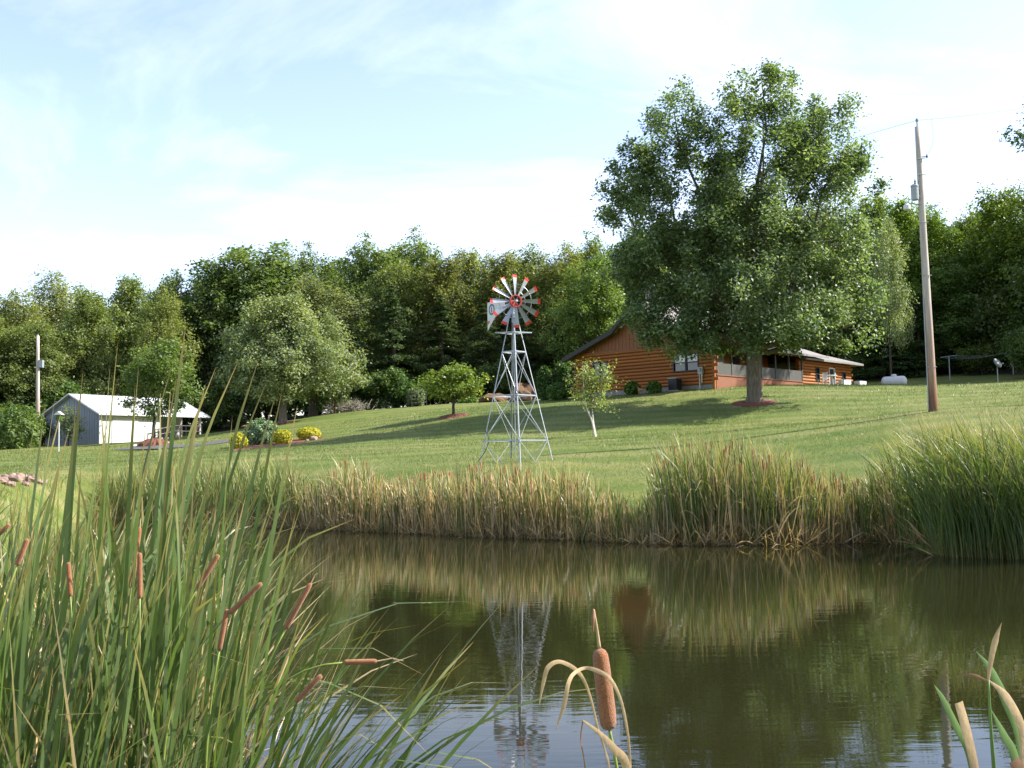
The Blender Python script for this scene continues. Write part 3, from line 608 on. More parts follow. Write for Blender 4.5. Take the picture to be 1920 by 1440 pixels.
# mulch bed
B = MB(); xs = np.linspace(432, 606, 24); up_, lo_ = [], []
for i, x in enumerate(xs):
    t = i / 23; base = 846 - 24 * t; hw = 3.6 * math.sin(PI * min(1, max(0.02, t * 0.96 + 0.02))) + 0.8; lo_.append(G(x, base + hw)); up_.append(G(x, base - hw - 3))
V = []
for a, b in zip(lo_, up_):
    mid_ = a.lerp(b, 0.5); V += [a + Vector((0,0,-0.02)), Vector((mid_.x, mid_.y, gz(mid_.x, mid_.y) + 0.07 + random.uniform(-0.03, 0.03))), b + Vector((0,0,-0.02))]
B.add(V, [q for i in range(23) for q in ((3*i, 3*i+3, 3*i+4, 3*i+1), (3*i+1, 3*i+4, 3*i+5, 3*i+2))])
tag(B.build('mulch_bed', m_mulch), 'long curved bed of red mulch holding the golden shrubs', 'mulch', 'mulch rings and beds')
def boulder(px, py, Y, wpx, hpx, label, mat, seed, group=None, cat='rock'):
    b = ground_at(px, Y, py) if Y else G(px, py); Y = b.y; k = Y / FOC; rng = np.random.default_rng(seed); B = MB(); V = []; F = []; n, mrow = 12, 7
    for i in range(mrow + 1):
        th = PI * i / mrow
        for j in range(n):
            a = 2*PI*j/n; rr = 1 + 0.22 * math.sin(2*a + seed) * math.sin(2*th + seed) + 0.12 * math.sin(5*a + 2*seed) + 0.12 * rng.uniform(-1, 1)
            V.append(b + Vector((math.cos(a)*math.sin(th)*wpx*k/2*rr, math.sin(a)*math.sin(th)*wpx*k/2.4*rr, hpx*k*0.25 + math.cos(th)*hpx*k*0.62*rr)))
    for i in range(mrow):
        for j in range(n): F.append((i*n+j, (i+1)*n+j, (i+1)*n+(j+1) % n, i*n+(j+1) % n))
    B.add(V, F); return tag(B.build('boulder' if cat == 'rock' else 'dirt_mound', mat), label, cat, group)
boulder(588, 824, 59, 15, 9, 'pale pinkish boulder beside the low wide golden shrub', m_rock, 3)
boulder(576, 827, 58.6, 8, 5, 'small pale stone at the edge of the mulch bed', m_rock, 5)
for i, (px, py, wp, hp) in enumerate([(2,906,28,15),(20,911,19,10),(31,902,30,16),(49,910,15,8),(58,903,24,13),(78,907,20,9),(14,898,16,9),(46,897,14,8)]):
    boulder(px, py, None, wp, hp, 'rough pinkish boulder in the row behind the near cattails', m_rock, 20 + i, 'row of boulders on the left bank')
boulder(925, 757, 80, 50, 18, 'low brown dirt mound left of the windmill tower', m_dirt, 9, cat='dirt')
boulder(980, 766, 74, 50, 34, 'rounded brown root ball of earth seen through the windmill tower', m_dirt, 10, cat='dirt')
boulder(480, 797, 84, 60, 8, 'low brown leaf heap under the silvery trees', m_dirt, 12, cat='dirt')
mulch_ring(530, 795, 75, 0.9, 0.7, 0.10, 'thin ring of mulch under the pale silvery tree')
shrub('arborvitae', 1022, 757, 72, 30, 66, 3000, 0.15, 'dark green columnar evergreen left of the log house', m_bush, 11, (0.7, 0.75, 0.7), lump=0.08)
shrub('arborvitae', 1058, 752, 74, 26, 62, 2400, 0.15, 'second columnar evergreen half hidden behind the white-stemmed birch', m_bush, 12, (0.65, 0.72, 0.7), lump=0.08)
shrub('garden_shrub', 1046, 757, 70, 44, 32, 2200, 0.15, 'rounded green shrub at the foot of the columnar evergreens', m_bush, 13, (0.95, 1.0, 0.9), lump=0.2)
shrub('garden_shrub', 1186, 744, 66.2, 30, 26, 2000, 0.12, 'round clipped bush by the log wall, the one next to the birch', m_bush, 14, (1.1, 1.05, 0.7))
shrub('garden_shrub', 1227, 739, 64.8, 28, 24, 2000, 0.12, 'round clipped bush by the log wall, next to the tan figure', m_bush, 15, (1.1, 1.05, 0.7))
shrub('garden_shrub', 780, 759, 84, 34, 36, 1200, 0.2, 'tufted grey-green shrub inside a wire cage at the wood edge', m_silver, 16, (0.7, 0.75, 0.65), lump=0.3)
shrub('garden_shrub', 880, 759, 82, 36, 10, 500, 0.18, 'low leafy plant by the brown dirt mound', m_bush, 17, (1.0, 1.05, 0.8), lump=0.3)
shrub('garden_shrub', 30, 842, 74, 90, 80, 3800, 0.22, 'large dark green bush at the foot of the old wooden pole', m_oak, 18, (0.95, 1.05, 0.8), lump=0.25)
# wire cage
c = ground_at(782, 83.4, 759); r = root('wire_cage', c, 'low wire and post cage round a tufted shrub at the wood edge', 'cage'); B = MB()
for a in range(6):
    q = c + Vector((math.cos(a*1.047)*0.75, math.sin(a*1.047)*0.75, 0)); q.z = gz(q.x, q.y); Bp = MB(); Bp.tube([q + Vector((0,0,-0.1)), q + Vector((0,0,1.2))], 0.03, 5); Bp.build('post', m_dbark, r)
    q2 = c + Vector((math.cos((a+1)*1.047)*0.75, math.sin((a+1)*1.047)*0.75, 0)); q2.z = gz(q2.x, q2.y)
    for h_ in (0.3, 0.6, 0.9, 1.15): B.tube([q + Vector((0,0,h_)), q2 + Vector((0,0,h_))], 0.008, 4)
B.build('wire', m_grey, r)
# brush pile, brown post
bp_ = ground_at(650, 82, 775); B = MB(); rng = np.random.default_rng(3)
for k in range(420):
    q = bp_ + Vector((rng.normal() * 0.75, rng.normal() * 0.6, 0)); q.z = gz(q.x, q.y) + rng.uniform(0.0, 0.55); a = rng.uniform(0, 6.28); ln = rng.uniform(0.35, 1.0)
    e = q + Vector((math.cos(a) * ln, math.sin(a) * ln, rng.uniform(-0.1, 0.7))); B.tube([q, q.lerp(e, 0.5) + Vector((0, 0, 0.06)), e], [0.022, 0.016, 0.008], 4, False)
tag(B.build('brush_pile', m_brush), 'heap of bare grey cut branches at the wood edge', 'brush pile')
q = ground_at(628, 80, 783); r = root('bird_feeder_post', q, 'brown wooden post with small roofed feeder by the brush pile', 'post'); B = MB(); B.box((-0.06,-0.06,-0.2), (0.06,0.06,1.3), lambda p: p + q); B.build('post', m_dirt, r)
B = MB(); B.box((-0.2,-0.2,1.3), (0.2,0.2,1.34), lambda p: p + q).box((-0.14,-0.14,1.34), (0.14,0.14,1.55), lambda p: p + q); B.build('tray', m_dirt, r)
B = MB(); B.add([q + Vector(v) for v in ((-0.24,-0.24,1.55),(0.24,-0.24,1.55),(0.24,0.24,1.55),(-0.24,0.24,1.55),(-0.24,0,1.75),(0.24,0,1.75))], [(0,1,5,4),(2,3,4,5),(0,4,3),(1,2,5),(0,3,2,1)]); B.build('feeder_roof', m_dbark, r)

# ------------------------------------------------------------------ windmill
WB = ground_at(967, 33.6, 867); wz = WB.z; WM = root('windmill', WB, 'galvanized ornamental windmill with red tipped blades standing behind the far cattails', 'windmill')
def hw(z): return max(0.09, 1.22 - 0.228 * z)
TW = math.radians(7)
def leg_p(i, z, k=1.0):
    a = -PI/2 + TW + i * PI/2; return WB + Vector((math.cos(a) * hw(z) * k, math.sin(a) * hw(z) * k, z))
for i in range(4):
    a = -PI/2 + TW + i*PI/2; ca = Vector((math.cos(a + 0.75*PI), math.sin(a + 0.75*PI), 0)); cb = Vector((math.cos(a - 0.75*PI), math.sin(a - 0.75*PI), 0)); B = MB()
    p0 = leg_p(i, 0); p0.z = gz(p0.x, p0.y) - 0.05; p1 = leg_p(i, 4.95)
    for d in (ca, cb):
        nrm = Vector((-d.y, d.x, 0)) * 0.004
        V = [p0 - nrm, p1 - nrm, p1 - nrm + d * 0.031, p0 - nrm + d * 0.031, p0 + nrm, p1 + nrm, p1 + nrm + d * 0.031, p0 + nrm + d * 0.031]
        B.add(V, [(0,1,2,3),(7,6,5,4),(0,4,5,1),(2,6,7,3),(1,5,6,2),(0,3,7,4)])
    B.build('leg', m_galv, WM)
for z in (0.72, 2.17, 3.59):
    for i in range(4): B = MB(); B.bar(leg_p(i, z, 0.985), leg_p((i+1) % 4, z, 0.985), 0.010, 0.040); B.build('girt', m_galv, WM)
for z0, z1 in ((0.05, 0.72), (0.72, 2.17), (2.17, 3.59)):
    for i in range(4):
        if z0 < 0.5: prs = ((leg_p(i, 0.72), leg_p(i, 0.72).lerp(leg_p((i+1) % 4, 0.72), 0.55) - Vector((0,0,0.7))), (leg_p((i+1) % 4, 0.72), leg_p(i, 0.72).lerp(leg_p((i+1) % 4, 0.72), 0.55) - Vector((0,0,0.7))))
        else: prs = ((leg_p(i, z0, 0.99), leg_p((i+1) % 4, z1, 0.99)), (leg_p((i+1) % 4, z0, 0.975), leg_p(i, z1, 0.975)))
        for a, b in prs: B = MB(); B.bar(a, b, 0.008, 0.020); B.build('brace', m_galv, WM)
B = MB(); pc = WB + Vector((0, 0, 4.22)); hwp = 0.60
cn = [pc + Vector((math.cos(-PI/2 + TW + i*PI/2) * hwp, math.sin(-PI/2 + TW + i*PI/2) * hwp, 0)) for i in range(4)]
for i in range(4): B.bar(leg_p(i, 4.2), leg_p((i+1) % 4, 4.2), 0.03, 0.04)
B.bar(cn[3] , cn[3].lerp(leg_p(0, 4.22), 1.0), 0.03, 0.035).bar(cn[1], leg_p(0, 4.22), 0.03, 0.035).bar(cn[3], leg_p(2, 4.22), 0.03, 0.035).bar(cn[1], leg_p(2, 4.22), 0.03, 0.035); B.build('platform', m_galv, WM)
B = MB(); B.tube([WB + Vector((0, 0, -0.1)), WB + Vector((0, 0, 4.6))], 0.013, 8); B.build('air_pipe', m_grey, WM)
B = MB(); B.tube([WB + Vector((0,0,4.55)), WB + Vector((0,0,5.12))], 0.05, 10); B.build('head_pipe', m_galv, WM)
B = MB(); B.tube(spline([leg_p(3, 1.05), leg_p(3, 0.8) + Vector((0.18, -0.1, 0)), leg_p(3, 0.4) + Vector((0.15, -0.15, 0)), leg_p(3, 0.05) + Vector((-0.02, -0.05, 0))], 5), 0.012, 6); B.build('air_hose', m_black, WM)
YAW = math.radians(20); wa = Vector((math.sin(YAW), -math.cos(YAW), 0)); wr = Vector((math.cos(YAW), math.sin(YAW), 0)); wu = Vector((0, 0, 1))
HUB = WB + Vector((0, 0, 5.22)) + wa * 0.26
def WP(a, r_, f=0.0): return HUB + (wr * math.cos(a) + wu * math.sin(a)) * r_ + wa * f
for k in range(12):
    a = PI/2 + k * PI/6 + 0.02; rd = wr * math.cos(a) + wu * math.sin(a); tn = -wr * math.sin(a) + wu * math.cos(a)
    def strip(r0, r1, n=4):
        V = []; F = []; m_ = 5
        for i in range(n + 1):
            r_ = r0 + (r1 - r0) * i / n; wd = 0.085 + (r_ - 0.2) / 0.65 * 0.115; ang = math.radians(38 - 12 * (r_ - 0.2) / 0.65)
            for j in range(m_):
                s_ = (j / (m_ - 1) - 0.5); V.append(HUB + rd * r_ + (tn * math.cos(ang) + wa * math.sin(ang)) * wd * s_ + (wa * math.cos(ang) - tn * math.sin(ang)) * (0.25 - s_*s_) * wd * -0.35)
        N = len(V); V += [p - wa * 0.003 for p in V]
        for i in range(n):
            for j in range(m_ - 1):
                q = i*m_ + j; F += [(q, q+1, q+m_+1, q+m_), (N+q+m_, N+q+m_+1, N+q+1, N+q)]
        return V, F
    B = MB(); B.add(*strip(0.19, 0.775)); bo = B.build('blade', m_galv, WM, True)
    B = MB(); B.add(*strip(0.776, 0.865, 1)); B.build('red_tip', m_red, bo, True)
B = MB(); B.tube([WP(2*PI*i/40, 0.56, -0.03) for i in range(41)], 0.009, 5, False); B.tube([WP(2*PI*i/40, 0.34, -0.03) for i in range(41)], 0.007, 5, False); B.build('wheel_ring', m_galv, WM)
B = MB(); n = 28; V = [WP(2*PI*i/n, r_, f) for r_, f in ((0.2, -0.03), (0.2, 0.05), (0.175, 0.05), (0.175, -0.03)) for i in range(n)]
B.add(V, [(q*n+i, q*n+(i+1) % n, ((q+1) % 4)*n+(i+1) % n, ((q+1) % 4)*n+i) for q in range(4) for i in range(n)]); B.build('hub_ring', m_red, WM)
B = MB()
for k in range(6): B.bar(WP(k*PI/3, 0.03), WP(k*PI/3, 0.19), 0.012, 0.012)
B.build('spoke', m_galv, WM)
B = MB(); B.tube([HUB - wa * 0.45, HUB + wa * 0.1], 0.022, 8); B.tube([HUB + wa * 0.06, HUB + wa * 0.13], 0.035, 10); B.build('axle', m_whitep, WM)
B = MB(); c = HUB - wa * 0.26; B.box((-0.09,-0.13,-0.15), (0.09,0.13,0.06), lambda p: c + wr * p.x + wa * p.y + wu * p.z); B.build('gearbox', m_red, WM)
tl = -wa; B = MB(); B.bar(HUB - wa * 0.3, HUB - wa * 1.15, 0.03, 0.03); B.build('tail_boom', m_galv, WM)
tail_o = HUB - wa * 0.26; td = (tl + wr * -0.18).normalized()
def TP(u, v, o_=0.0): return tail_o + td * u + wu * v + td.cross(wu) * o_
prof = [(0.55, 0.06), (1.25, 0.24), (1.72, 0.20), (1.72, -0.75), (1.25, -0.38), (0.55, -0.06)]
V = [TP(u, v, s_) for s_ in (-0.004, 0.004) for u, v in prof]; N = len(prof); B = MB(); B.add(V, [tuple(range(N)), tuple(range(2*N-1, N-1, -1))] + [(i, (i+1) % N, N+(i+1) % N, N+i) for i in range(N)]); vane = B.build('tail_vane', m_whitep, WM)
for sgn in (-1, 1):
    o_ = sgn * 0.0065; B = MB(); n = 24; ce = (1.42, -0.06)
    ring = [TP(ce[0] + math.cos(2*PI*i/n)*r_, ce[1] + math.sin(2*PI*i/n)*r_*0.95, o_) for r_ in (0.20, 0.135) for i in range(n)]
    B.add(ring, [(i, (i+1) % n, n+(i+1) % n, n+i) for i in range(n)]); fig = [TP(ce[0]+a, ce[1]+b, o_) for a, b in ((-0.02,0.1),(0.03,0.1),(0.035,-0.1),(-0.035,-0.1))]; B.add(fig, [(0,1,2,3)])
    B.build('emblem', m_darkp, vane)
    B = MB(); B.add([TP(u, v, o_) for u, v in ((1.55,-0.42),(1.71,-0.42),(1.71,-0.55),(1.58,-0.50))], [(0,1,2,3)]); B.build('stripe', m_red, vane)

# ------------------------------------------------------------------ utility pole, wires
def utility_pole():
    b = P(1750, 772, 36); b.z = gz(b.x, b.y); t = P(1720, 238, 36); r = root('utility_pole', b, 'tall leaning wooden power pole with transformer on the right lawn', 'utility pole'); ax_ = (t - b).normalized()
    B = MB(); n = 10; B.tube([b - ax_ * 0.3] + [b.lerp(t, i / n) for i in range(n + 1)], [0.165] + [0.16 - 0.07 * i / n for i in range(n + 1)], 14); B.build('shaft', m_pole, r, True)
    B = MB(); B.tube([t, t + ax_ * 0.2], 0.03, 8); tip = t + ax_ * 0.24; B.lathe(tip - ax_ * 0.05, [(0.03,0),(0.06,0.02),(0.06,0.05),(0.04,0.07),(0.05,0.09),(0.02,0.12)], 10); B.build('insulator', m_grey, r)
    def at(py, dx=0.0): f = (py - 238) / (772 - 238); return t.lerp(b, f) + Vector((dx, -0.05, 0))
    c = at(378, -0.24); B = MB(); B.lathe(c, [(0.10,0),(0.125,0.01),(0.13,0.05),(0.13,0.46),(0.14,0.48),(0.14,0.52),(0.10,0.56),(0.03,0.58)], 16); tr = B.build('transformer', m_grey, r, False)
    B = MB(); B.lathe(c + Vector((0.02,0,0.58)), [(0.03,0),(0.045,0.03),(0.025,0.06),(0.045,0.09),(0.02,0.14),(0.008,0.2)], 8); B.build('bushing', m_grey, tr); B = MB(); B.box((0.1,-0.04,0.1), (0.22,0.04,0.16), lambda p: p + c).box((0.1,-0.04,0.38), (0.22,0.04,0.44), lambda p: p + c); B.build('bracket', m_grey, tr)
    a = at(387); e = a + Vector((-0.58, -0.1, 0.03)); B = MB(); B.tube([a, a.lerp(e, 0.5) + Vector((0,0,0.02)), e], 0.02, 6); arm = B.build('lamp_arm', m_grey, r)
    B = MB(); B.lathe(e + Vector((0,0,-0.22)), [(0.10,0),(0.12,0.02),(0.12,0.15),(0.08,0.19),(0.05,0.24),(0.03,0.27)], 12); B.build('yard_lamp', m_whitep, r)
    c2 = at(296, 0.26); B = MB(); B.tube([at(296, 0.08), c2], 0.018, 6).lathe(c2 + Vector((0,0,-0.03)), [(0.03,0),(0.035,0.05),(0.02,0.12)], 8); B.build('cutout', m_black, r)
    tap = tip + Vector((0.52, 0, 0.045)); B = MB(); B.tube(spline([tap, tap + Vector((0.03,0,-0.5)), tap + Vector((-0.02,0,-0.95)), c2 + Vector((0.02,0,0.1))], 5), 0.008, 4); B.tube(spline([c2, at(330, -0.05) , at(360, -0.15), c + Vector((0.02,0,0.75))], 4), 0.006, 4); B.build('drop_wire', m_grey, r)
    B = MB(); B.tube([at(772 - 4, -0.19), at(720, -0.165), at(640, -0.155), at(560, -0.145)], 0.02, 6); B.build('conduit', m_grey, r)
    for k, py in enumerate((300, 330, 420, 520, 690)):
        B = MB(); q = at(py); B.tube([q + Vector((-0.16,-0.06,0)), q + Vector((0.16,-0.06,0))], 0.014, 6); B.build('bolt', m_grey, r)
    return tip
ptip = utility_pole()
def wire(a, b, sag, label, rad=0.008):
    a = Vector(a); b = Vector(b); B = MB(); B.tube([a.lerp(b, i/24) - Vector((0,0,4*sag*(i/24)*(1-i/24))) for i in range(25)], rad, 5); return tag(B.build('power_line', m_black), label, 'wire')
wire(ptip, P(2150, 150, 44), 0.25, 'thin overhead wire running right from the top of the tall power pole')
wire(ptip, P(640, 505, 150), 0.6, 'thin overhead wire running past the huge maple toward the wood', 0.007)
b = P(71, 836, 82); b.z = gz(b.x, b.y); t = P(71, 630, 82); r = root('utility_pole', b, 'old wooden pole with grey meter box left of the white shed', 'utility pole')
B = MB(); B.tube([b - Vector((0,0,0.3))] + [b.lerp(t, i/6) for i in range(7)], [0.17] + [0.165 - 0.05*i/6 for i in range(7)], 12); B.build('shaft', m_pole, r, True)
B = MB(); q = b.lerp(t, 0.745); B.box((0.12,-0.2,-0.3), (0.44,0.12,0.3), lambda p: p + q); B.build('meter_box', m_grey, r)
B = MB(); B.tube([t, t + Vector((0,0,0.12))], [0.11, 0.03], 10); B.build('pole_cap', m_grey, r)

# ------------------------------------------------------------------ log house
HC = P(1340, 729, 64); al = math.radians(43); hg = Vector((-math.cos(al), math.sin(al), 0)); hwv = Vector((math.sin(al), math.cos(al), 0))
def HP(s, t, z): return Vector((HC.x, HC.y, 0)) + hg * s + hwv * t + Vector((0, 0, z))       # s along the gable end, t along the front, z absolute
HB = Vector((HC.x, HC.y, gz(HC.x, HC.y))); HO = root('log_house', HB, 'honey brown log house with steep gable and screened porch behind the huge maple', 'house')
HF = lambda p: HP(p.x, p.y, p.z)
Z0, ZE, ZA = 6.22, 8.82, 12.0; GW, LW, PW = 10.95, 19.5, 11.35; NLOG = 12; LH = (ZE - Z0) / NLOG
# half-round log, unit length along x
n = 8; V = []
for x in (0.0, 1.0):
    for j in range(n + 1): a = PI * j / n; V.append((x, -math.sin(a) * 0.10, -math.cos(a) * LH / 2 * 0.985))
N = n + 1; F = [(j, N + j, N + j + 1, j + 1) for j in range(n)] + [tuple(range(N)), tuple(range(2*N-1, N-1, -1)), (0, n, 2*N-1, N)]
log_me = fastmesh('log', V, F, smooth=False); log_me.materials.append(m_log)
def put_log(parent, a, b):
    o = bpy.data.objects.new('log', log_me); COL.objects.link(o); o.parent = parent; d = b - a; o.location = a - HB; o.scale = (d.length, 1, 1); o.rotation_euler.z = math.atan2(d.y, d.x); return o
def wall(name, p0, p1, z0, z1, holes, ext0=0.0, ext1=0.0):
    """wall core plus separate logs on its outside; p0->p1 runs so that the outside is on the right; holes=(u0,u1,za,zb)"""
    d = (p1 - p0); ln = d.length; d.normalize(); nrm = Vector((d.y, -d.x, 0)); B = MB()
    us = sorted({0.0, ln, *[h[0] for h in holes], *[h[1] for h in holes]}); fr = lambda q: p0 + d * q.x - nrm * q.y + Vector((0, 0, q.z - p0.z))
    for u0, u1 in zip(us, us[1:]):
        hs = [h for h in holes if h[0] < (u0+u1)/2 < h[1]]
        for za, zb in ([(z0, z1)] if not hs else [(z0, hs[0][2]), (hs[0][3], z1)]):
            if zb - za > 0.02: B.box((u0, 0.02, za), (u1, 0.16, zb), fr)
    wo_ = B.build(name, m_log, HO); k = int(round((z1 - z0) / LH))
    for i in range(k):
        zc = z0 + (i + 0.5) * LH; segs = [(-ext0 if i % 2 == 0 else 0, ln + (ext1 if i % 2 else 0))]
        for h in holes:
            if h[2] - LH * 0.35 < zc < h[3] + LH * 0.35: segs = [q for a, b in segs for q in ((a, min(b, h[0])), (max(a, h[1]), b)) if q[1] - q[0] > 0.05]
        for a, b in segs: q0 = p0 + d * a; q1 = p0 + d * b; q0.z = q1.z = zc; put_log(wo_, q0, q1)
    return wo_, d, nrm, p0
def window(wl, u0, u1, za, zb, sash=2, mat=m_black, pane=m_glass, curtain=None, name='window'):
    wo_, d, nrm, p0 = wl; fr = lambda q: Vector((p0.x, p0.y, 0)) + d * q.x - nrm * q.y + Vector((0, 0, q.z)); B = MB(); f = 0.07; y0, y1 = -0.115, 0.1
    B.box((u0, y0, za), (u1, y1, za + f), fr).box((u0, y0, zb - f), (u1, y1, zb), fr).box((u0, y0, za + f), (u0 + f, y1, zb - f), fr).box((u1 - f, y0, za + f), (u1, y1, zb - f), fr)
    for k in range(1, sash): c = u0 + (u1 - u0) * k / sash; B.box((c - 0.06, y0 + 0.01, za + f), (c + 0.06, y1, zb - f), fr)
    zm = (za + zb) / 2; B.box((u0 + f, y0 + 0.02, zm - 0.03), (u1 - f, y1, zm + 0.03), fr); wn_ = B.build(name, mat, HO)
    for k in range(sash):
        a = u0 + (u1 - u0) * k / sash + f; b_ = u0 + (u1 - u0) * (k + 1) / sash - f
        for (c, e, top_) in ((za + f, zm - 0.03, 0), (zm + 0.03, zb - f, 1)):
            B = MB(); B.box((a, -0.02, c), (b_, -0.005, e), fr); B.build('pane', curtain if (curtain and top_) else pane, wn_)
    return wn_
m_curt = Mat('bright_pane'); m_curt = m_curt.done(m_curt.principled((0.42, 0.43, 0.44), 0.08, 0, 0.8))
gw_ = wall('gable_wall', HP(GW, 0, Z0), HP(0, 0, Z0), Z0, ZE, [(GW - 2.95, GW - 1.05, 7.1, 8.25), (GW - 9.5, GW - 8.2, 7.1, 8.2)], 0.3, 0.32)
window(gw_, GW - 2.95, GW - 1.05, 7.1, 8.25, 2, curtain=m_curt); window(gw_, GW - 9.5, GW - 8.2, 7.1, 8.2, 2)
# corner log ends
B = MB(); B.box((-0.06, -0.06, 5.6), (0.10, 0.10, ZE), HF); B.build('corner_post', m_log, HO)
fw_ = wall('wing_wall', HP(0.3, PW, Z0), HP(0.3, LW, Z0), Z0 + 0.2, 8.42, [(2.4, 3.05, 6.95, 7.95), (4.55, 5.5, 6.5, 8.0), (6.6, 7.25, 6.75, 7.75)], 0.0, 0.3)
window(fw_, 2.4, 3.05, 6.95, 7.95, 1); window(fw_, 6.6, 7.25, 6.75, 7.75, 1)
d_fr = lambda q: HP(0.3, PW, 0) + hwv * q.x + hg * q.y + Vector((0, 0, q.z)); B = MB()
B.box((4.55, -0.10, 6.5), (4.63, 0.1, 8.0), d_fr).box((5.42, -0.10, 6.5), (5.5, 0.1, 8.0), d_fr).box((4.63, -0.10, 7.92), (5.42, 0.1, 8.0), d_fr); dr = B.build('door', m_whitep, HO)
B = MB(); B.box((4.64, 0.0, 6.5), (5.41, 0.04, 7.91), d_fr); B.build('door_leaf', m_dark, dr)
B = MB(); B.box((5.3, -0.05, 7.1), (5.36, 0.0, 7.16), d_fr); B.build('handle', m_grey, dr)
rw_ = wall('end_wall', HP(0.3, LW, Z0), HP(6.5, LW, Z0), Z0 + 0.2, 8.42, [])
B = MB(); B.box((0.05, 0.05, 5.3), (GW - 0.05, LW - 0.1, Z0 + 0.195), HF); B.build('foundation', m_stone, HO)
B = MB(); B.box((GW - 0.2, 0.2, Z0 + 0.2), (GW - 0.04, LW - 0.2, ZE), HF); B.build('rear_wall', m_log, HO)
# screened porch under the main roof
B = MB(); B.box((2.6, 0.2, 6.75), (2.75, PW, 8.7), HF); B.build('porch_back_wall', m_log, HO)
B = MB(); B.box((0.06, 0.18, 6.62), (2.6, PW, 6.75), HF); B.build('porch_floor', m_skirt, HO)
B = MB(); B.box((-0.04, 0.2, 5.5), (0.02, PW - 0.02, 6.74), HF); B.build('porch_skirt', m_skirt, HO)
B = MB(); B.box((-0.09, 0.2, 6.74), (0.03, PW - 0.02, 6.80), HF); B.build('porch_rail', m_skirt, HO)
for k in range(6):
    a = 0.2 + (PW - 0.22) * k / 6; b_ = 0.2 + (PW - 0.22) * (k + 1) / 6; B = MB(); B.box((-0.02, a + 0.012, 6.80), (0.02, b_ - 0.012, 7.52), HF); B.build('knee_panel', m_screen, HO)
    B = MB(); B.box((-0.05, b_ - 0.05, 6.802), (0.05, b_ + 0.05, 8.5), HF); B.build('porch_post', m_screen, HO)
B = MB(); B.box((-0.06, 0.2, 8.5), (0.06, PW, 8.84), HF); B.build('porch_beam', m_log, HO)
for a, b_ in ((1.2, 2.6), (4.0, 5.4), (8.4, 9.6)):
    B = MB(); B.box((2.56, a, 7.3), (2.595, b_, 8.4), HF); B.build('porch_window', m_curt, HO)
B = MB(); B.box((2.55, 6.4, 6.76), (2.595, 7.4, 8.5), HF); B.build('porch_door', m_dark, HO)
# gable of upright boards
def roof_z(s): return np.interp(s, [-0.7, 0, 3.55, 5.475, 7.4, GW, GW + 0.7], [8.60, 8.86, 10.2, ZA, 10.2, 8.86, 8.60])
B = MB(); nb = 74
for k in range(nb):
    a = GW * k / nb; b_ = GW * (k + 1) / nb; off = -0.03 - 0.014 * (k % 2); za, zb = float(roof_z(a)) - 0.16, float(roof_z(b_)) - 0.16
    if min(za, zb) < ZE + 0.05: continue
    B.add([HP(a + 0.004, off, ZE), HP(b_ - 0.004, off, ZE), HP(b_ - 0.004, off, zb), HP(a + 0.004, off, za), HP(a + 0.004, 0.1, ZE), HP(b_ - 0.004, 0.1, ZE), HP(b_ - 0.004, 0.1, zb), HP(a + 0.004, 0.1, za)],
          [(0,1,2,3),(7,6,5,4),(0,3,7,4),(1,5,6,2),(3,2,6,7)])
tag(B.build('gable_boards', m_board, HO), 'upright stained boards filling the gable above the logs')
B = MB(); B.box((0, -0.12, ZE - 0.06), (GW, -0.05, ZE + 0.06), HF); B.build('band_board', m_board, HO)
def slab(pts, th):
    """roof slab from a polygon of top points"""
    B = MB(); N = len(pts); V = [Vector(p) for p in pts] + [Vector(p) - Vector((0, 0, th)) for p in pts]
    B.add(V, [tuple(range(N)), tuple(range(2*N-1, N-1, -1))] + [(i, N+i, N+(i+1) % N, (i+1) % N) for i in range(N)]); return B
T0, T1 = -0.65, 14.0
for s0, s1 in ((-0.75, 3.55), (3.55, 5.475), (5.475, 7.4), (7.4, GW + 0.75)):
    za, zb = float(roof_z(s0)), float(roof_z(s1)); slab([HP(s0, T0, za), HP(s1, T0, zb), HP(s1, T1, zb), HP(s0, T1, za)], 0.12).build('roof_slope', m_shingle, HO)
    B = MB(); B.add([HP(s, t_, z) for t_ in (T0 - 0.04, T0 - 0.004) for s, z in ((s0, za + 0.03), (s1, zb + 0.03), (s1, zb - 0.28), (s0, za - 0.28))], [(0,1,2,3),(7,6,5,4),(0,4,5,1),(1,5,6,2),(2,6,7,3),(3,7,4,0)]); B.build('rake_board', m_fascia, HO)
B = MB()
for s0, s1 in ((0.1, 3.55), (3.55, 5.475), (5.475, 7.4), (7.4, GW - 0.1)):
    B.add([HP(s0, T1 - 0.3, 8.4), HP(s1, T1 - 0.3, 8.4), HP(s1, T1 - 0.3, float(roof_z(s1)) - 0.14), HP(s0, T1 - 0.3, float(roof_z(s0)) - 0.14)], [(0,1,2,3)])
B.build('rear_gable', m_board, HO)
# wing roof: low hip
ev = 8.43; A_, Bq, Cq, Dq = HP(-0.45, PW - 0.15, ev), HP(-0.45, LW + 0.8, ev), HP(7.2, LW + 0.8, ev), HP(7.2, PW - 0.15, ev); R0, R1 = HP(3.3, PW - 0.15, ev + 1.25), HP(3.3, LW - 2.6, ev + 1.25)
for pts in ((A_, Bq, R1, R0), (Bq, Cq, R1), (Cq, Dq, R0, R1)): slab(pts, 0.14).build('wing_roof', m_shingle, HO)
B = MB(); c = HP(5.6, 1.6, 0); B.box((-0.4, -0.4, 11.2), (0.4, 0.4, 12.75), lambda p: c + p).box((-0.47, -0.47, 12.75), (0.47, 0.47, 12.88), lambda p: c + p); ch = B.build('chimney', m_stone, HO)
B = MB(); B.lathe(c + Vector((0, 0, 12.88)), [(0.13, 0), (0.13, 0.25), (0.22, 0.27), (0.22, 0.32), (0.02, 0.4)], 12); B.build('flue_cap', m_grey, ch)
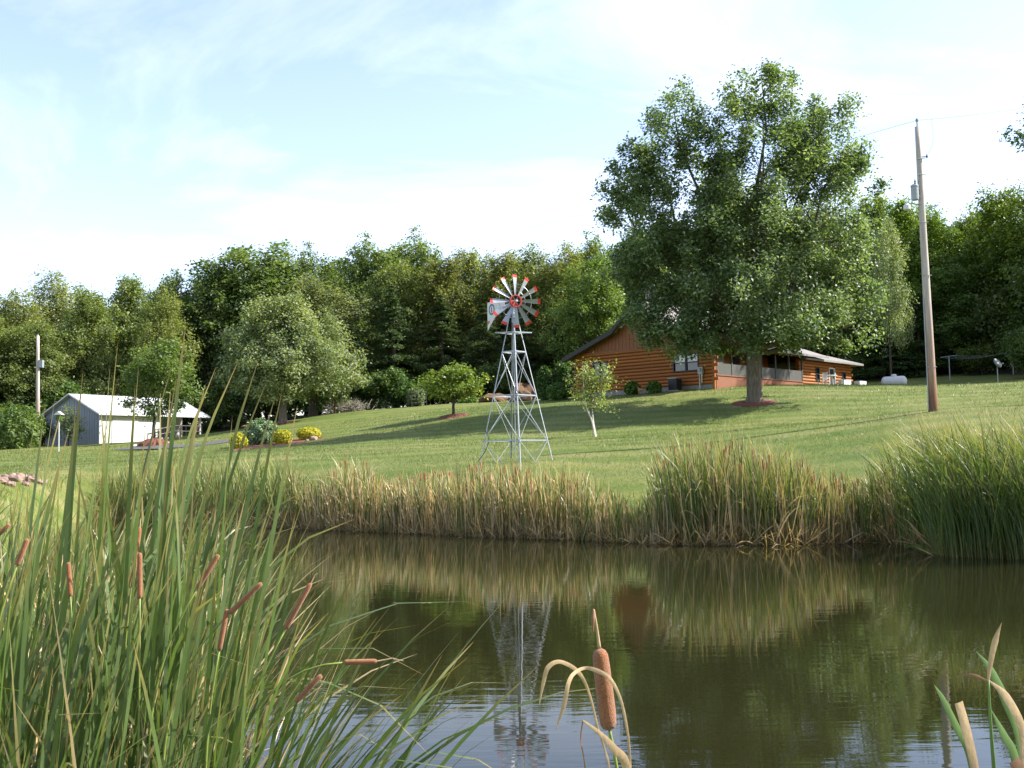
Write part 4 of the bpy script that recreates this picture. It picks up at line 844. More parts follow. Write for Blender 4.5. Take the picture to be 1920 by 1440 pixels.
# things by the house
def at_wall(s, off): q = HP(s, -off, 0); q.z = gz(q.x, q.y); return q
q = at_wall(2.4, 0.75); r = root('air_conditioner', q, 'black boxy air conditioner unit on the ground below the gable window', 'air conditioner'); fr = lambda p: q + hg * p.x + hwv * p.y + Vector((0, 0, p.z))
B = MB(); B.box((-0.36,-0.36,-0.1), (0.36,0.36,0.06), fr); B.build('pad', m_stone, r); B = MB(); B.box((-0.3,-0.3,0.06), (0.3,0.3,0.78), fr); B.build('body', m_black, r)
B = MB(); B.box((-0.33,-0.33,0.78), (0.33,0.33,0.83), fr); B.build('lid', m_grey, r)
B = MB()
for k in range(9): B.box((-0.315,-0.315,0.12 + k*0.07), (0.315,0.315,0.135 + k*0.07), fr)
B.build('louvre', m_black, r)
q = HP(0.85, -0.16, 0); q.z = gz(q.x, q.y); r = root('electric_meter', q, 'grey electric meter box with two pale conduits on the log wall corner', 'meter'); zb = 7.0; fr = lambda p: Vector((q.x, q.y, 0)) + hg * p.x + hwv * p.y + Vector((0, 0, p.z))
B = MB(); B.box((-0.17,-0.12,6.85), (0.17,0.05,7.3), fr); bx_ = B.build('meter_box', m_grey, r); B = MB(); B.lathe(fr(Vector((0,-0.12,7.12))), [(0.1,0),(0.1,0.05),(0.07,0.09)], 14, -hwv); B.build('dial', m_grey, bx_)
B = MB(); B.tube([fr(Vector((0.08,-0.04,q.z-0.1))), fr(Vector((0.08,-0.04,6.85)))], 0.035, 8); B.build('conduit', m_whitep, r); B = MB(); B.tube([fr(Vector((-0.08,-0.04,6.3))), fr(Vector((-0.08,-0.04,6.85)))], 0.035, 8); B.build('conduit', m_whitep, r)
# tan four-legged figure: one skinned body
q = at_wall(4.4, 1.6); gx = Vector((-1, 0.1, 0)).normalized()
vs_ = [(0,0,0.30),(0.13,0,0.31),(0.22,0,0.42),(0.26,0,0.54),(0.36,0,0.52),(-0.14,0,0.30),(-0.22,0,0.26), (0.13,0.05,0.15),(0.15,0.05,0.0),(0.13,-0.05,0.15),(0.15,-0.05,0.0),(-0.15,0.05,0.15),(-0.18,0.05,0.0),(-0.15,-0.05,0.15),(-0.18,-0.05,0.0)]
es_ = [(0,1),(1,2),(2,3),(3,4),(0,5),(5,6),(1,7),(7,8),(1,9),(9,10),(5,11),(11,12),(5,13),(13,14)]; rad = [.085,.09,.06,.07,.035,.085,.02,.035,.028,.035,.028,.038,.028,.038,.028]
me = bpy.data.meshes.new('lawn_figure'); me.from_pydata([tuple(gx * a + Vector((-gx.y, gx.x, 0)) * b_ + Vector((0,0,c))) for a, b_, c in vs_], es_, []); o = obj('lawn_figure', me, m_tan); o.location = q
mo = o.modifiers.new('skin', 'SKIN'); sk = me.skin_vertices[0].data
for i, v in enumerate(sk): v.radius = (rad[i], rad[i]); v.use_root = (i == 0)
o.modifiers.new('sub', 'SUBSURF').render_levels = 1; tag(o, 'small tan four-legged lawn figure beside the round bush by the log wall', 'lawn figure')
# white planters and patio table near the wing
for t_, lab in ((PW + 5.0, 'white planter box below the door of the orange wing'), (PW + 7.6, 'white planter box at the far end of the orange wing')):
    q = HP(-0.75, t_, 0); q.z = gz(q.x, q.y); r = root('planter_box', q, lab, 'planter', 'white planters along the wing'); fr = lambda p: q + hg * p.x + hwv * p.y + Vector((0,0,p.z)); B = MB()
    B.box((-0.2,-0.55,0), (0.2,0.55,0.06), fr).box((-0.22,-0.57,0.0), (-0.18,0.57,0.45), fr).box((0.18,-0.57,0.0), (0.22,0.57,0.45), fr).box((-0.18,-0.57,0.0), (0.18,-0.53,0.45), fr).box((-0.18,0.53,0.0), (0.18,0.57,0.45), fr); B.build('box', m_whitep, r)
    B = MB(); B.box((-0.17,-0.52,0.06), (0.17,0.52,0.38), fr); B.build('soil', m_dirt, r)
q = HP(-1.2, PW + 1.6, 0); q.z = gz(q.x, q.y); r = root('patio_table', q, 'white patio table standing in front of the orange wing', 'table'); B = MB(); B.lathe(q + Vector((0,0,0.66)), [(0.55,0),(0.58,0.02),(0.55,0.05)], 20); B.build('tabletop', m_whitep, r)
for a in range(4): B = MB(); e = Vector((math.cos(a*1.57+0.4)*0.4, math.sin(a*1.57+0.4)*0.4, 0)); B.tube([q + e, q + e * 0.8 + Vector((0,0,0.67))], 0.025, 6); B.build('leg', m_whitep, r)
def patio_chair(t_, s_, lab, ang):
    q = HP(s_, t_, 0); q.z = gz(q.x, q.y); r = root('patio_chair', q, lab, 'chair', 'white patio chairs'); Rm = Matrix.Rotation(ang, 3, 'Z'); fr = lambda p: q + Rm @ p
    B = MB(); B.box((-0.24,-0.24,0.40), (0.24,0.24,0.44), fr); B.build('seat', m_whitep, r); B = MB()
    for k in range(5): B.box((-0.22 + k*0.095,0.22,0.44), (-0.16 + k*0.095,0.25,0.86), fr)
    B.box((-0.24,0.215,0.86), (0.24,0.255,0.92), fr); B.build('backrest', m_whitep, r)
    for sx in (-1, 1):
        for sy in (-1, 1): B = MB(); B.box((sx*0.2-0.02, sy*0.2-0.02, 0), (sx*0.2+0.02, sy*0.2+0.02, 0.4), fr); B.build('leg', m_whitep, r)
patio_chair(PW + 2.9, -1.3, 'white slatted patio chair between the patio table and the planter', 1.2); patio_chair(PW + 0.4, -1.3, 'white slatted patio chair at the porch end of the patio table', -1.0)

# ------------------------------------------------------------------ propane tank, clothesline, dish
q = ground_at(1677, 80, 729); r = root('propane_tank', q, 'white domed propane tank lying on the lawn right of the house', 'tank'); ta = Vector((math.cos(-0.5), math.sin(-0.5), 0)); B = MB()
L_, R_ = 0.95, 0.42; pr = [(0.02, -L_)] + [(R_ * math.sin(a), -L_ + 0.3 * (1 - math.cos(a))) for a in np.linspace(0.2, PI/2, 6)] + [(R_, 0)] + [(R_ * math.sin(a), L_ - 0.3 * (1 - math.cos(a))) for a in np.linspace(PI/2, 0.2, 6)] + [(0.02, L_)]
B.lathe(q + Vector((0,0,0.52)), pr, 24, ta); bd = B.build('shell', m_whitep, r, True)
B = MB(); B.lathe(q + Vector((0,0,0.9)), [(0.2,0),(0.2,0.14),(0.17,0.19),(0.05,0.21)], 16); B.build('dome_lid', m_whitep, r)
for s_ in (-0.5, 0.5): B = MB(); B.box((-0.08,-0.3,-0.1), (0.08,0.3,0.14), lambda p: q + ta * (p.x + s_) + Vector((-ta.y, ta.x, 0)) * p.y + Vector((0,0,p.z))); B.build('saddle', m_stone, r)
for s_ in (-0.3, 0.0, 0.3): B = MB(); B.lathe(q + Vector((0,0,0.52)) + ta * (s_ - 0.012), [(R_ + 0.004, 0), (R_ + 0.008, 0.012), (R_ + 0.004, 0.024)], 24, ta); B.build('band', m_whitep, bd)
cl0 = ground_at(1781, 86, 709); cl1 = ground_at(1900, 87, 701); r = root('clothesline', cl0, 'grey T-post clothesline strung along the edge of the wood', 'clothesline'); arms = []
for q in (cl0, cl1):
    B = MB(); B.tube([q + Vector((0,0,-0.2)), q + Vector((0,0,2.0))], 0.04, 8); B.build('post', m_galv, r); dd = (cl1 - cl0).normalized(); sd_ = Vector((-dd.y, dd.x, 0)); e = [q + Vector((0,0,2.0)) + (sd_ * 0.8 + dd * -0.25) * k for k in (-1, 1)]; B = MB(); B.tube(e, 0.03, 8); B.build('crossarm', m_galv, r); arms.append(e)
for k in np.linspace(0.05, 0.95, 4):
    a, b_ = arms[0][0].lerp(arms[0][1], k), arms[1][0].lerp(arms[1][1], k); B = MB(); B.tube([a.lerp(b_, i/12) - Vector((0,0,(0.22 + 0.1*k) * 4 * (i/12)*(1-i/12))) for i in range(13)], 0.009, 4); B.build('line', m_grey, r)
q = ground_at(1871, 72, 714); r = root('satellite_dish', q, 'grey satellite dish on a short pole by the clothesline', 'dish'); B = MB(); B.tube([q - Vector((0,0,0.1)), q + Vector((0,0,1.15))], 0.03, 8); B.build('pole', m_grey, r)
dn = Vector((0.45, -0.75, 0.45)).normalized(); c = q + Vector((-0.05, -0.02, 1.32)); B = MB(); B.lathe(c, [(0.02, 0), (0.15, 0.015), (0.28, 0.055), (0.36, 0.10), (0.36, 0.11), (0.28, 0.07), (0.02, 0.02)], 22, dn); B.build('reflector', m_grey, r, True)
B = MB(); B.tube([c - Vector((0,0,0.3)), c + dn * 0.45 + Vector((0.1,0,-0.22))], 0.015, 6); e = c + dn * 0.45 + Vector((0.1,0,-0.22)); B.tube([e, e + (c - e).normalized() * 0.14], [0.05, 0.03], 8); B.build('feed_arm', m_grey, r)

# ------------------------------------------------------------------ white shed
SC = P(185, 833, 80); SCz = gz(SC.x, SC.y); su = Vector((-0.866, 0.5, 0)); sv = Vector((0.5, 0.866, 0)); SB = Vector((SC.x, SC.y, SCz)); SO = root('shed', SB, 'white metal shed with shade-toned gable end and railed porch by the wood', 'shed')
def SP(a, b_, z): return Vector((SC.x, SC.y, 0)) + su * a + sv * b_ + Vector((0, 0, z))
SF = lambda p: SP(p.x, p.y, p.z); SW, SL, SE, SA = 6.4, 10.4, 5.92, 7.42; zf = SCz - 0.5; RD = 5.9
B = MB(); pts = [(0.05, zf), (SW, zf), (SW, SE), (SW/2, SA - 0.06), (0.05, SE)]; V = [SP(a, t_, z) for t_ in (0.0, 0.12) for a, z in pts]; B.add(V, [(4,3,2,1,0), (5,6,7,8,9)] + [(i, (i+1) % 5, 5+(i+1) % 5, 5+i) for i in range(5)]); B.build('gable_wall', m_shed_shade, SO)
for k in range(21): B = MB(); a = 0.2 + k * 0.3; B.box((a - 0.012, -0.022, zf), (a + 0.012, 0.0, min(SE + (SA-SE) * (1 - abs(a - SW/2)/(SW/2)) - 0.12, 99)), SF); B.build('siding_rib', m_shed_shade, SO)
B = MB(); B.box((0.0, 0.13, zf), (0.1, RD, SE), SF); B.build('front_wall', m_shedw, SO)
B = MB(); B.box((0.1, RD - 0.1, zf), (SW, RD, SE), SF); B.build('porch_side_wall', m_shedw, SO); B = MB(); B.box((2.3, RD, zf), (2.4, SL, SE), SF); B.build('porch_back_wall', m_shedw, SO); B = MB(); B.box((2.4, SL - 0.1, zf), (SW, SL, SE), SF); B.build('far_wall', m_shedw, SO)
B = MB(); B.box((SW - 0.1, 0.13, zf), (SW, SL - 0.1, SE), SF); B.build('rear_wall', m_shedw, SO)
B = MB(); B.add([SP(a, SL - 0.05, z) for a, z in ((0, SE), (SW, SE), (SW/2, SA - 0.08))], [(0,1,2)]); B.build('far_gable', m_shedw, SO)
B = MB(); B.box((0.02, RD, zf), (2.3, SL, SCz + 0.55), SF); B.build('porch_floor', m_stone, SO)
for t_ in (SL - 0.12,): B = MB(); B.box((0.0, t_ - 0.07, zf), (0.14, t_ + 0.07, SE), SF); B.build('porch_post', m_shedw, SO)
for sg in (0, 1):
    e_ = SP(-0.45 if sg == 0 else SW + 0.45, 0, 0); a = -0.45 if sg == 0 else SW + 0.45; zl = SE - 0.2
    slab([SP(a, -0.35, zl), SP(a, SL + 0.6, zl), SP(SW/2, SL + 0.6, SA), SP(SW/2, -0.35, SA)], 0.08).build('roof', m_shedr, SO)
    for k in range(18):
        t_ = -0.3 + k * 0.66; B = MB(); B.bar(SP(a, t_, zl + 0.02), SP(SW/2, t_, SA + 0.02), 0.04, 0.03); B.build('roof_seam', m_shedr, SO)
B = MB(); B.box((-0.04, 1.2, zf), (0.0, 3.7, SCz + 2.15), SF); gd = B.build('garage_door', m_whitep, SO)
for k in range(4): B = MB(); B.box((-0.055, 1.22, SCz + 0.06 + k*0.54), (-0.04, 3.68, SCz + 0.55 + k*0.54), SF); B.build('door_panel', m_whitep, gd)
B = MB(); B.box((-0.05, 0.02, zf), (0.04, 0.2, SE), SF); B.build('corner_trim', m_whitep, SO)
B = MB(); B.box((2.26, 8.0, SCz + 0.55), (2.3, 8.9, SCz + 2.4), SF); B.build('porch_door', m_shed_shade, SO)
q = SP(-0.3, 4.9, 0); q.z = gz(q.x, q.y); r = root('porch_railing', q, 'black metal ramp railing in front of the shed porch', 'railing'); zr = SCz + 0.55
for k in range(10):
    t_ = 4.9 + k * 0.58; zb = max(gz(SP(-0.3, t_, 0).x, SP(-0.3, t_, 0).y), min(zr, SCz + 0.15 + k * 0.1)); B = MB(); B.tube([SP(-0.3, t_, zb - 0.5), SP(-0.3, t_, zb + 1.0)], 0.05, 6); B.build('post', m_black, r)
    if k:
        for h_ in (0.95, 0.5): B = MB(); B.tube([SP(-0.3, t_ - 0.58, pz + h_), SP(-0.3, t_, zb + h_)], 0.045, 6); B.build('rail', m_black, r)
    pz = zb
q = G(288, 836); mulch_ring(288, 836, q.y, 1.05, 0.9, 0.48, 'heap of red mulch in front of the shed porch')
for i, (px, py, wp) in enumerate(((254,838,9),(263,835,7),(269,838,6),(314,833,6))): boulder(px, py, None, wp, 5, 'small white rock beside the red mulch heap at the shed', m_whitep, 50 + i, 'white rocks by the mulch heap')
# bird house on a post
q = ground_at(110, 66, 856); r = root('birdhouse', q, 'green and white birdhouse on a thin white post before the shed', 'birdhouse'); tz = P(114, 782, 66).z; B = MB(); B.tube([q - Vector((0,0,0.1)), Vector((q.x, q.y, tz - 0.2))], 0.035, 8); B.build('post', m_whitep, r)
B = MB(); B.box((-0.16,-0.16,tz-0.22), (0.16,0.16,tz+0.14), lambda p: Vector((q.x, q.y, 0)) + p); B.build('box', m_bush, r); B = MB(); B.add([Vector((q.x, q.y, tz)) + Vector(v) for v in ((-0.26,-0.22,0.14),(0.26,-0.22,0.14),(0.26,0.22,0.14),(-0.26,0.22,0.14),(0,-0.22,0.36),(0,0.22,0.36))], [(0,1,4),(2,3,5),(1,2,5,4),(3,0,4,5),(0,3,2,1)]); B.build('birdhouse_roof', m_whitep, r)
# asphalt drive
B = MB(); V = []; pts = [(230, 842), (330, 838), (400, 832), (440, 825)]
c_ = [G(*p) for p in pts]; c_ = spline(c_, 8)
for i, p in enumerate(c_):
    t = (c_[min(i+1, len(c_)-1)] - c_[max(i-1, 0)]).normalized(); s_ = Vector((-t.y, t.x, 0)) * 1.1
    for k in (-1, 0, 1): q = p + s_ * k; V.append((q.x, q.y, gz(q.x, q.y) + 0.05))
B.add(V, [f for i in range(len(c_) - 1) for f in ((3*i, 3*i+3, 3*i+4, 3*i+1), (3*i+1, 3*i+4, 3*i+5, 3*i+2))]); tag(B.build('driveway', m_asph), kind='structure')

# ------------------------------------------------------------------ blades of cattail, reed and grass
def blades(base, length, width, az, lean, bend, nseg=6, power=1.6, face=None, rng=RNG, fold=0.0, taper=3.0):
    """vectorised long leaves. base (N,3); lean, bend in radians from upright; returns V, F, t"""
    N = len(base); t = np.linspace(0, 1, nseg + 1); th = lean[:, None] + bend[:, None] * t[None, :] ** power
    ds = (length / nseg)[:, None]; hx = np.cumsum(np.c_[np.zeros(N), np.sin((th[:, 1:] + th[:, :-1]) / 2) * ds], 1); hz = np.cumsum(np.c_[np.zeros(N), np.cos((th[:, 1:] + th[:, :-1]) / 2) * ds], 1)
    ca, sa = np.cos(az)[:, None], np.sin(az)[:, None]
    cen = np.stack([base[:, 0:1] + hx * ca, base[:, 1:2] + hx * sa, base[:, 2:3] + hz], -1)
    fa = (rng.uniform(0, 2*PI, N) if face is None else face); tw = fa[:, None] + rng.uniform(-0.9, 0.9, N)[:, None] * t[None, :]
    wd = np.stack([np.cos(tw), np.sin(tw), np.zeros_like(tw)], -1)
    tan = np.stack([np.sin(th) * ca, np.sin(th) * sa, np.cos(th)], -1); wd = wd - tan * (wd * tan).sum(-1, keepdims=True); wd /= np.linalg.norm(wd, axis=-1, keepdims=True) + 1e-6
    prof = np.minimum(1, (1 - t) * taper) ** 0.75 * np.minimum(1, 0.6 + t * 2); prof[-1] = 0.03
    w_ = (width[:, None] * prof[None, :] / 2)[..., None]
    V = np.stack([cen - wd * w_, cen + wd * w_], 2).reshape(N, -1, 3)
    q = np.arange(nseg) * 2; f = np.stack([q, q + 1, q + 3, q + 2], -1); F = (f[None] + (np.arange(N) * (nseg + 1) * 2)[:, None, None]).reshape(-1, 4)
    return V.reshape(-1, 3), F, np.tile(np.repeat(t, 2), N)
def blade_obj(name, mat, parent=None, **k):
    V, F, t = blades(**k)
    if parent: V = V - np.array(top_of(parent).location)
    return obj(name, fastmesh(name, V, F, {'t': t}), mat, parent)
# height of the far reeds over pixel column
TOPX = [180, 260, 330, 430, 540, 575, 600, 650, 690, 720, 760, 840, 900, 1000, 1080, 1110, 1160, 1200, 1225, 1240, 1300, 1400, 1480, 1530, 1560, 1620, 1650, 1700, 1760, 1850, 1920, 2050]
TOPY = [880, 872, 866, 862, 850, 892, 885, 850, 858, 890, 885, 875, 862, 868, 872, 890, 915, 940, 900, 835, 812, 815, 835, 880, 875, 900, 855, 812, 790, 782, 792, 792]
def bed(N, x0, x1, rng, spread=1.9, front=-0.35, hlo=0.6, hhi=1.03, pw=1.0, dens=None):
    px = rng.uniform(x0, x1, N * 2)
    if dens is not None: px = px[rng.uniform(size=len(px)) < np.interp(px, dens[0], dens[1])]
    px = px[:N]; N = len(px); off = front + (spread - front) * rng.uniform(size=N) ** 1.3
    d = np.interp(px, SHX, SHD) + off; x = np.array([ray(a, 850).x / ray(a, 850).y for a in px]) * d
    z = np.maximum(gz(x, d), -0.05); top = np.array([P(a, b_, c).z for a, b_, c in zip(px, np.interp(px, TOPX, TOPY), d)])
    h = np.maximum(0.5, (top - z)) * (hlo + (hhi - hlo) * rng.uniform(size=N) ** pw)
    return px, np.stack([x, d, z], -1), h
rng = np.random.default_rng(201)
px, b0, h = bed(4700, 190, 1640, rng, hlo=0.45, hhi=1.1, dens=([190, 560, 600, 1090, 1150, 1215, 1240, 1500, 1560, 1640], [1, 1, 0.55, 0.6, 0.35, 0.3, 1, 1, 0.5, 0.5]))
o = blade_obj('cattail_bed', m_reed, base=b0, length=h * 1.04, width=rng.uniform(0.014, 0.030, len(h)), az=rng.normal(2.6, 1.5, len(h)), lean=np.abs(rng.normal(0, 0.11, len(h))), bend=np.abs(rng.normal(0.0, 0.5, len(h))), nseg=6, power=2.4, rng=rng)
tag(o, 'band of green cattail blades growing along the far shore', 'cattails', kind='stuff')
px, b0, h = bed(4600, 540, 1680, rng, hlo=0.22, hhi=1.0, pw=1.0, spread=1.7, dens=([540, 600, 1090, 1130, 1220, 1250, 1480, 1540, 1680], [0.5, 1, 1, 0.5, 0.4, 0.42, 0.5, 0.8, 0.7]))
o = blade_obj('dead_cattail_stems', m_straw, base=b0, length=h, width=rng.uniform(0.012, 0.034, len(h)), az=rng.uniform(0, 2*PI, len(h)), lean=np.abs(rng.normal(0.03, 0.17, len(h))), bend=np.where(rng.uniform(size=len(h)) < 0.22, rng.uniform(1.0, 2.6, len(h)), rng.normal(0.05, 0.3, len(h))), nseg=6, power=3.2, rng=rng)
tag(o, 'mass of tan dead cattail stems standing among the green along the far shore', 'dead stems', kind='stuff')
px, b0, h = bed(2600, 380, 1760, rng, hlo=0.2, hhi=0.42, spread=0.7, front=-0.45)
o = blade_obj('fallen_thatch', m_straw, base=b0, length=np.clip(h, 0.3, 0.8), width=rng.uniform(0.010, 0.024, len(h)), az=rng.normal(-1.57, 1.3, len(h)), lean=rng.uniform(0.35, 1.35, len(h)), bend=rng.uniform(-0.1, 0.9, len(h)), nseg=4, rng=rng)
tag(o, 'tangle of bent and fallen straw blades at the far waterline', 'thatch', kind='stuff')
px, b0, h = bed(3300, 1625, 2050, rng, spread=3.2, front=-0.5, hlo=0.4, hhi=1.05, dens=([1625, 1650, 1740, 1780, 2050], [0.25, 0.4, 0.6, 1, 1]))
o = blade_obj('tall_reed_bed', m_tall, base=b0, length=h * 1.1, width=rng.uniform(0.014, 0.028, len(h)), az=rng.normal(3.05, 0.9, len(h)), lean=np.abs(rng.normal(0.0, 0.14, len(h))), bend=rng.uniform(0.1, 1.2, len(h)), nseg=7, power=2.0, rng=rng)
tag(o, 'dense stand of tall green reeds bowing left on the right shore', 'reeds', kind='stuff')
# bright upright clumps in front of the straw
for i, (cx_, n_, hh, lab) in enumerate([(1302, 46, 2.0, 'bright green cattail clump in the water beside the widest far reeds'), (868, 22, 1.35, 'bright green cattail tuft at the waterline among straw below the windmill'), (1095, 30, 1.5, 'fresh green cattail clump at the waterline just right of the windmill'),
        (1160, 20, 1.4, 'thin green cattail clump by the low grassy gap in the far bank'), (1415, 26, 1.7, 'green cattail clump rising from the straw below the maple'), (1617, 24, 1.7, 'green cattail clump beside the dark cattail heads'), (720, 18, 1.3, 'green cattail tuft at the waterline left of the windmill')]):
    d = float(np.interp(cx_, SHX, SHD)) - 0.25; c = P(cx_, 1000, d); c.z = 0.0; r = root('cattail_clump', c, lab, 'cattail', 'green clumps on the far shore')
    for k in range(n_):
        b_ = np.array([[c.x + rng.normal() * 0.10, c.y + rng.normal() * 0.12, -0.1]]); side = rng.uniform(-1, 1)
        blade_obj('leaf', m_cat, r, base=b_, length=np.array([hh * rng.uniform(0.6, 1.1)]), width=np.array([rng.uniform(0.016, 0.026)]), az=np.array([PI if side < 0.35 else 0.0]) + rng.normal() * 0.5, lean=np.array([abs(side) * 0.16]), bend=np.array([rng.uniform(0.0, 0.45)]), nseg=6, power=2.2, rng=rng)
# brown heads of the far shore
def spike_mesh(L, R, n=8): return MB().lathe((0, 0, 0), [(R*0.45, 0), (R*0.95, L*0.04), (R, L*0.15), (R, L*0.85), (R*0.9, L*0.96), (R*0.3, L)], n)
sm = spike_mesh(0.20, 0.016, 7); spike_me = fastmesh('spike', sm.v, sm.f, smooth=True); spike_me.materials.append(m_felt)
stem_me = MB().tube([(0,0,0), (0,0,1)], 0.006, 5); stem_me = fastmesh('stem', stem_me.v, stem_me.f); stem_me.materials.append(m_stalk)
rng = np.random.default_rng(77); zones = [(620, 700, 10), (740, 860, 22), (880, 1090, 52), (1235, 1290, 12), (1320, 1460, 24), (1475, 1500, 6), (1508, 1530, 9), (1550, 1580, 12), (1590, 1605, 3)]
for a, b_, n_ in zones:
    px, bs, h = bed(n_, a, b_, rng, spread=1.3, front=-0.2, hlo=0.72, hhi=0.97)
    for q, hh in zip(bs, h):
        r = root('cattail_stalk', Vector(q), 'brown cattail head on a slim stalk in the far shore reeds', 'cattail', 'brown cattail heads along the far shore'); r.rotation_euler = (rng.normal() * 0.05, rng.normal() * 0.06, 0)
        s1 = bpy.data.objects.new('stem', stem_me); COL.objects.link(s1); s1.parent = r; s1.scale = (1, 1, hh - 0.16)
        s2 = bpy.data.objects.new('spike', spike_me); COL.objects.link(s2); s2.parent = r; s2.location = (0, 0, hh - 0.18); k = rng.uniform(0.75, 1.2); s2.scale = (k, k, k * rng.uniform(0.8, 1.2))
# bank grass and lawn turf
rng = np.random.default_rng(5); N = 60000; x = rng.uniform(-34, 24, N); y = rng.uniform(2, 48, N); sd = pond_sd(x, y)
keep = (sd > 0.25) & (rng.uniform(size=N) < np.exp(-sd / 2.3)) & (y > 9); x, y, sd = x[keep], y[keep], sd[keep]; N = len(x)
o = blade_obj('bank_grass', m_bank, base=np.stack([x, y, gz(x, y) - 0.02], -1), length=rng.uniform(0.2, 0.62, N) * np.clip(1.25 - sd * 0.22, 0.25, 1.2), width=rng.uniform(0.008, 0.016, N), az=rng.uniform(0, 2*PI, N), lean=rng.uniform(0, 0.35, N), bend=rng.uniform(0.1, 0.9, N), nseg=3, rng=rng)
tag(o, 'longer yellow-green grass on the bank between lawn and reeds', 'grass', kind='stuff')
N = 110000; y = 26 + 44 * rng.uniform(size=N) ** 1.3; x = rng.uniform(-0.52, 0.52, N) * y; sd = pond_sd(x, y); keep = (sd > 1.4) & (y < wood_edge(x) - 1); x, y = x[keep], y[keep]; N = len(x)
o = blade_obj('lawn_turf', m_turf, base=np.stack([x, y, gz(x, y) - 0.01], -1), length=rng.uniform(0.05, 0.10, N) * (1 + y / 90), width=rng.uniform(0.012, 0.022, N) * (y / 34), az=rng.uniform(0, 2*PI, N), lean=rng.uniform(0.1, 0.7, N), bend=rng.uniform(0.1, 0.7, N), nseg=1, rng=rng)
tag(o, 'short blades of the mown lawn', 'grass', kind='stuff')

# ------------------------------------------------------------------ near left cattails: plants with single leaves
rng = np.random.default_rng(909)
def cattail_plant(px, Y, n_, hmax, az_mean, spread, lean0, bend0, label, group, wid=(0.010, 0.019), hmin=0.55):
    c = P(px, 1200, Y); c.z = gz(c.x, c.y); c.z = max(c.z, -0.25); r = root('cattail_plant', c, label, 'cattail', group)
    for k in range(n_):
        b_ = np.array([[c.x + rng.normal() * 0.035, c.y + rng.normal() * 0.035, c.z - 0.05]])
        blade_obj('leaf', m_cat, r, base=b_, length=np.array([(hmax - c.z) * rng.uniform(hmin, 1.0)]), width=np.array([rng.uniform(*wid)]), az=np.array([az_mean + rng.normal() * spread]),
            lean=np.array([lean0 * rng.uniform(0.2, 1.7)]), bend=np.array([bend0 * rng.uniform(0.2, 1.5) if rng.uniform() > 0.13 else rng.uniform(1.2, 2.4)]), nseg=10, power=rng.choice([1.8, 2.6, 4.0]), face=np.array([rng.normal(0.3, 0.9)]), rng=rng, taper=7.0)
GL = 'near cattails of the left stand'; LA = 'tall green cattail plant of upright blades in the dense near left stand'; LB = 'green cattail plant in the near left stand arching right over the water'; LC = 'green cattail plant in the thick growth behind the near left stand'
for k in range(64): cattail_plant(rng.uniform(-130, 400), rng.uniform(3.7, 5.8), 9, rng.uniform(1.8, 2.45), rng.normal(0.2, 0.5), 1.0, 0.10, 0.35, LA, GL)
for px_, Y_, h_ in ((150, 4.3, 2.85), (215, 4.6, 2.9), (170, 4.9, 2.75), (285, 4.4, 2.7), (320, 4.8, 2.72), (60, 4.2, 2.6), (110, 5.0, 2.7), (250, 4.2, 2.62), (370, 4.7, 2.65), (20, 4.6, 2.6), (200, 4.1, 2.7), (135, 4.6, 2.75), (235, 4.8, 2.7), (300, 5.1, 2.75), (85, 4.5, 2.55), (345, 4.4, 2.5), (-20, 4.4, 2.55), (180, 5.2, 2.85)): cattail_plant(px_, Y_, 6, h_, rng.normal(0.3, 0.6), 0.9, 0.10, 0.24, 'very tall cattail plant whose blades rise past the white shed roof', GL, (0.012, 0.021), 0.70)
for k in range(20): cattail_plant(rng.uniform(330, 470), rng.uniform(3.7, 4.9), 7, rng.uniform(1.75, 2.15), rng.normal(0.0, 0.25), 0.3, rng.uniform(0.18, 0.50), 0.75, LB, GL)
for k in range(130): cattail_plant(rng.uniform(-140, 440), 5.8 + 8.5 * rng.uniform() ** 0.8, 8, rng.uniform(1.65, 2.25), rng.normal(0.2, 0.6), 1.0, 0.14, 0.55, LC, 'thick growth behind the near cattails', (0.012, 0.020))
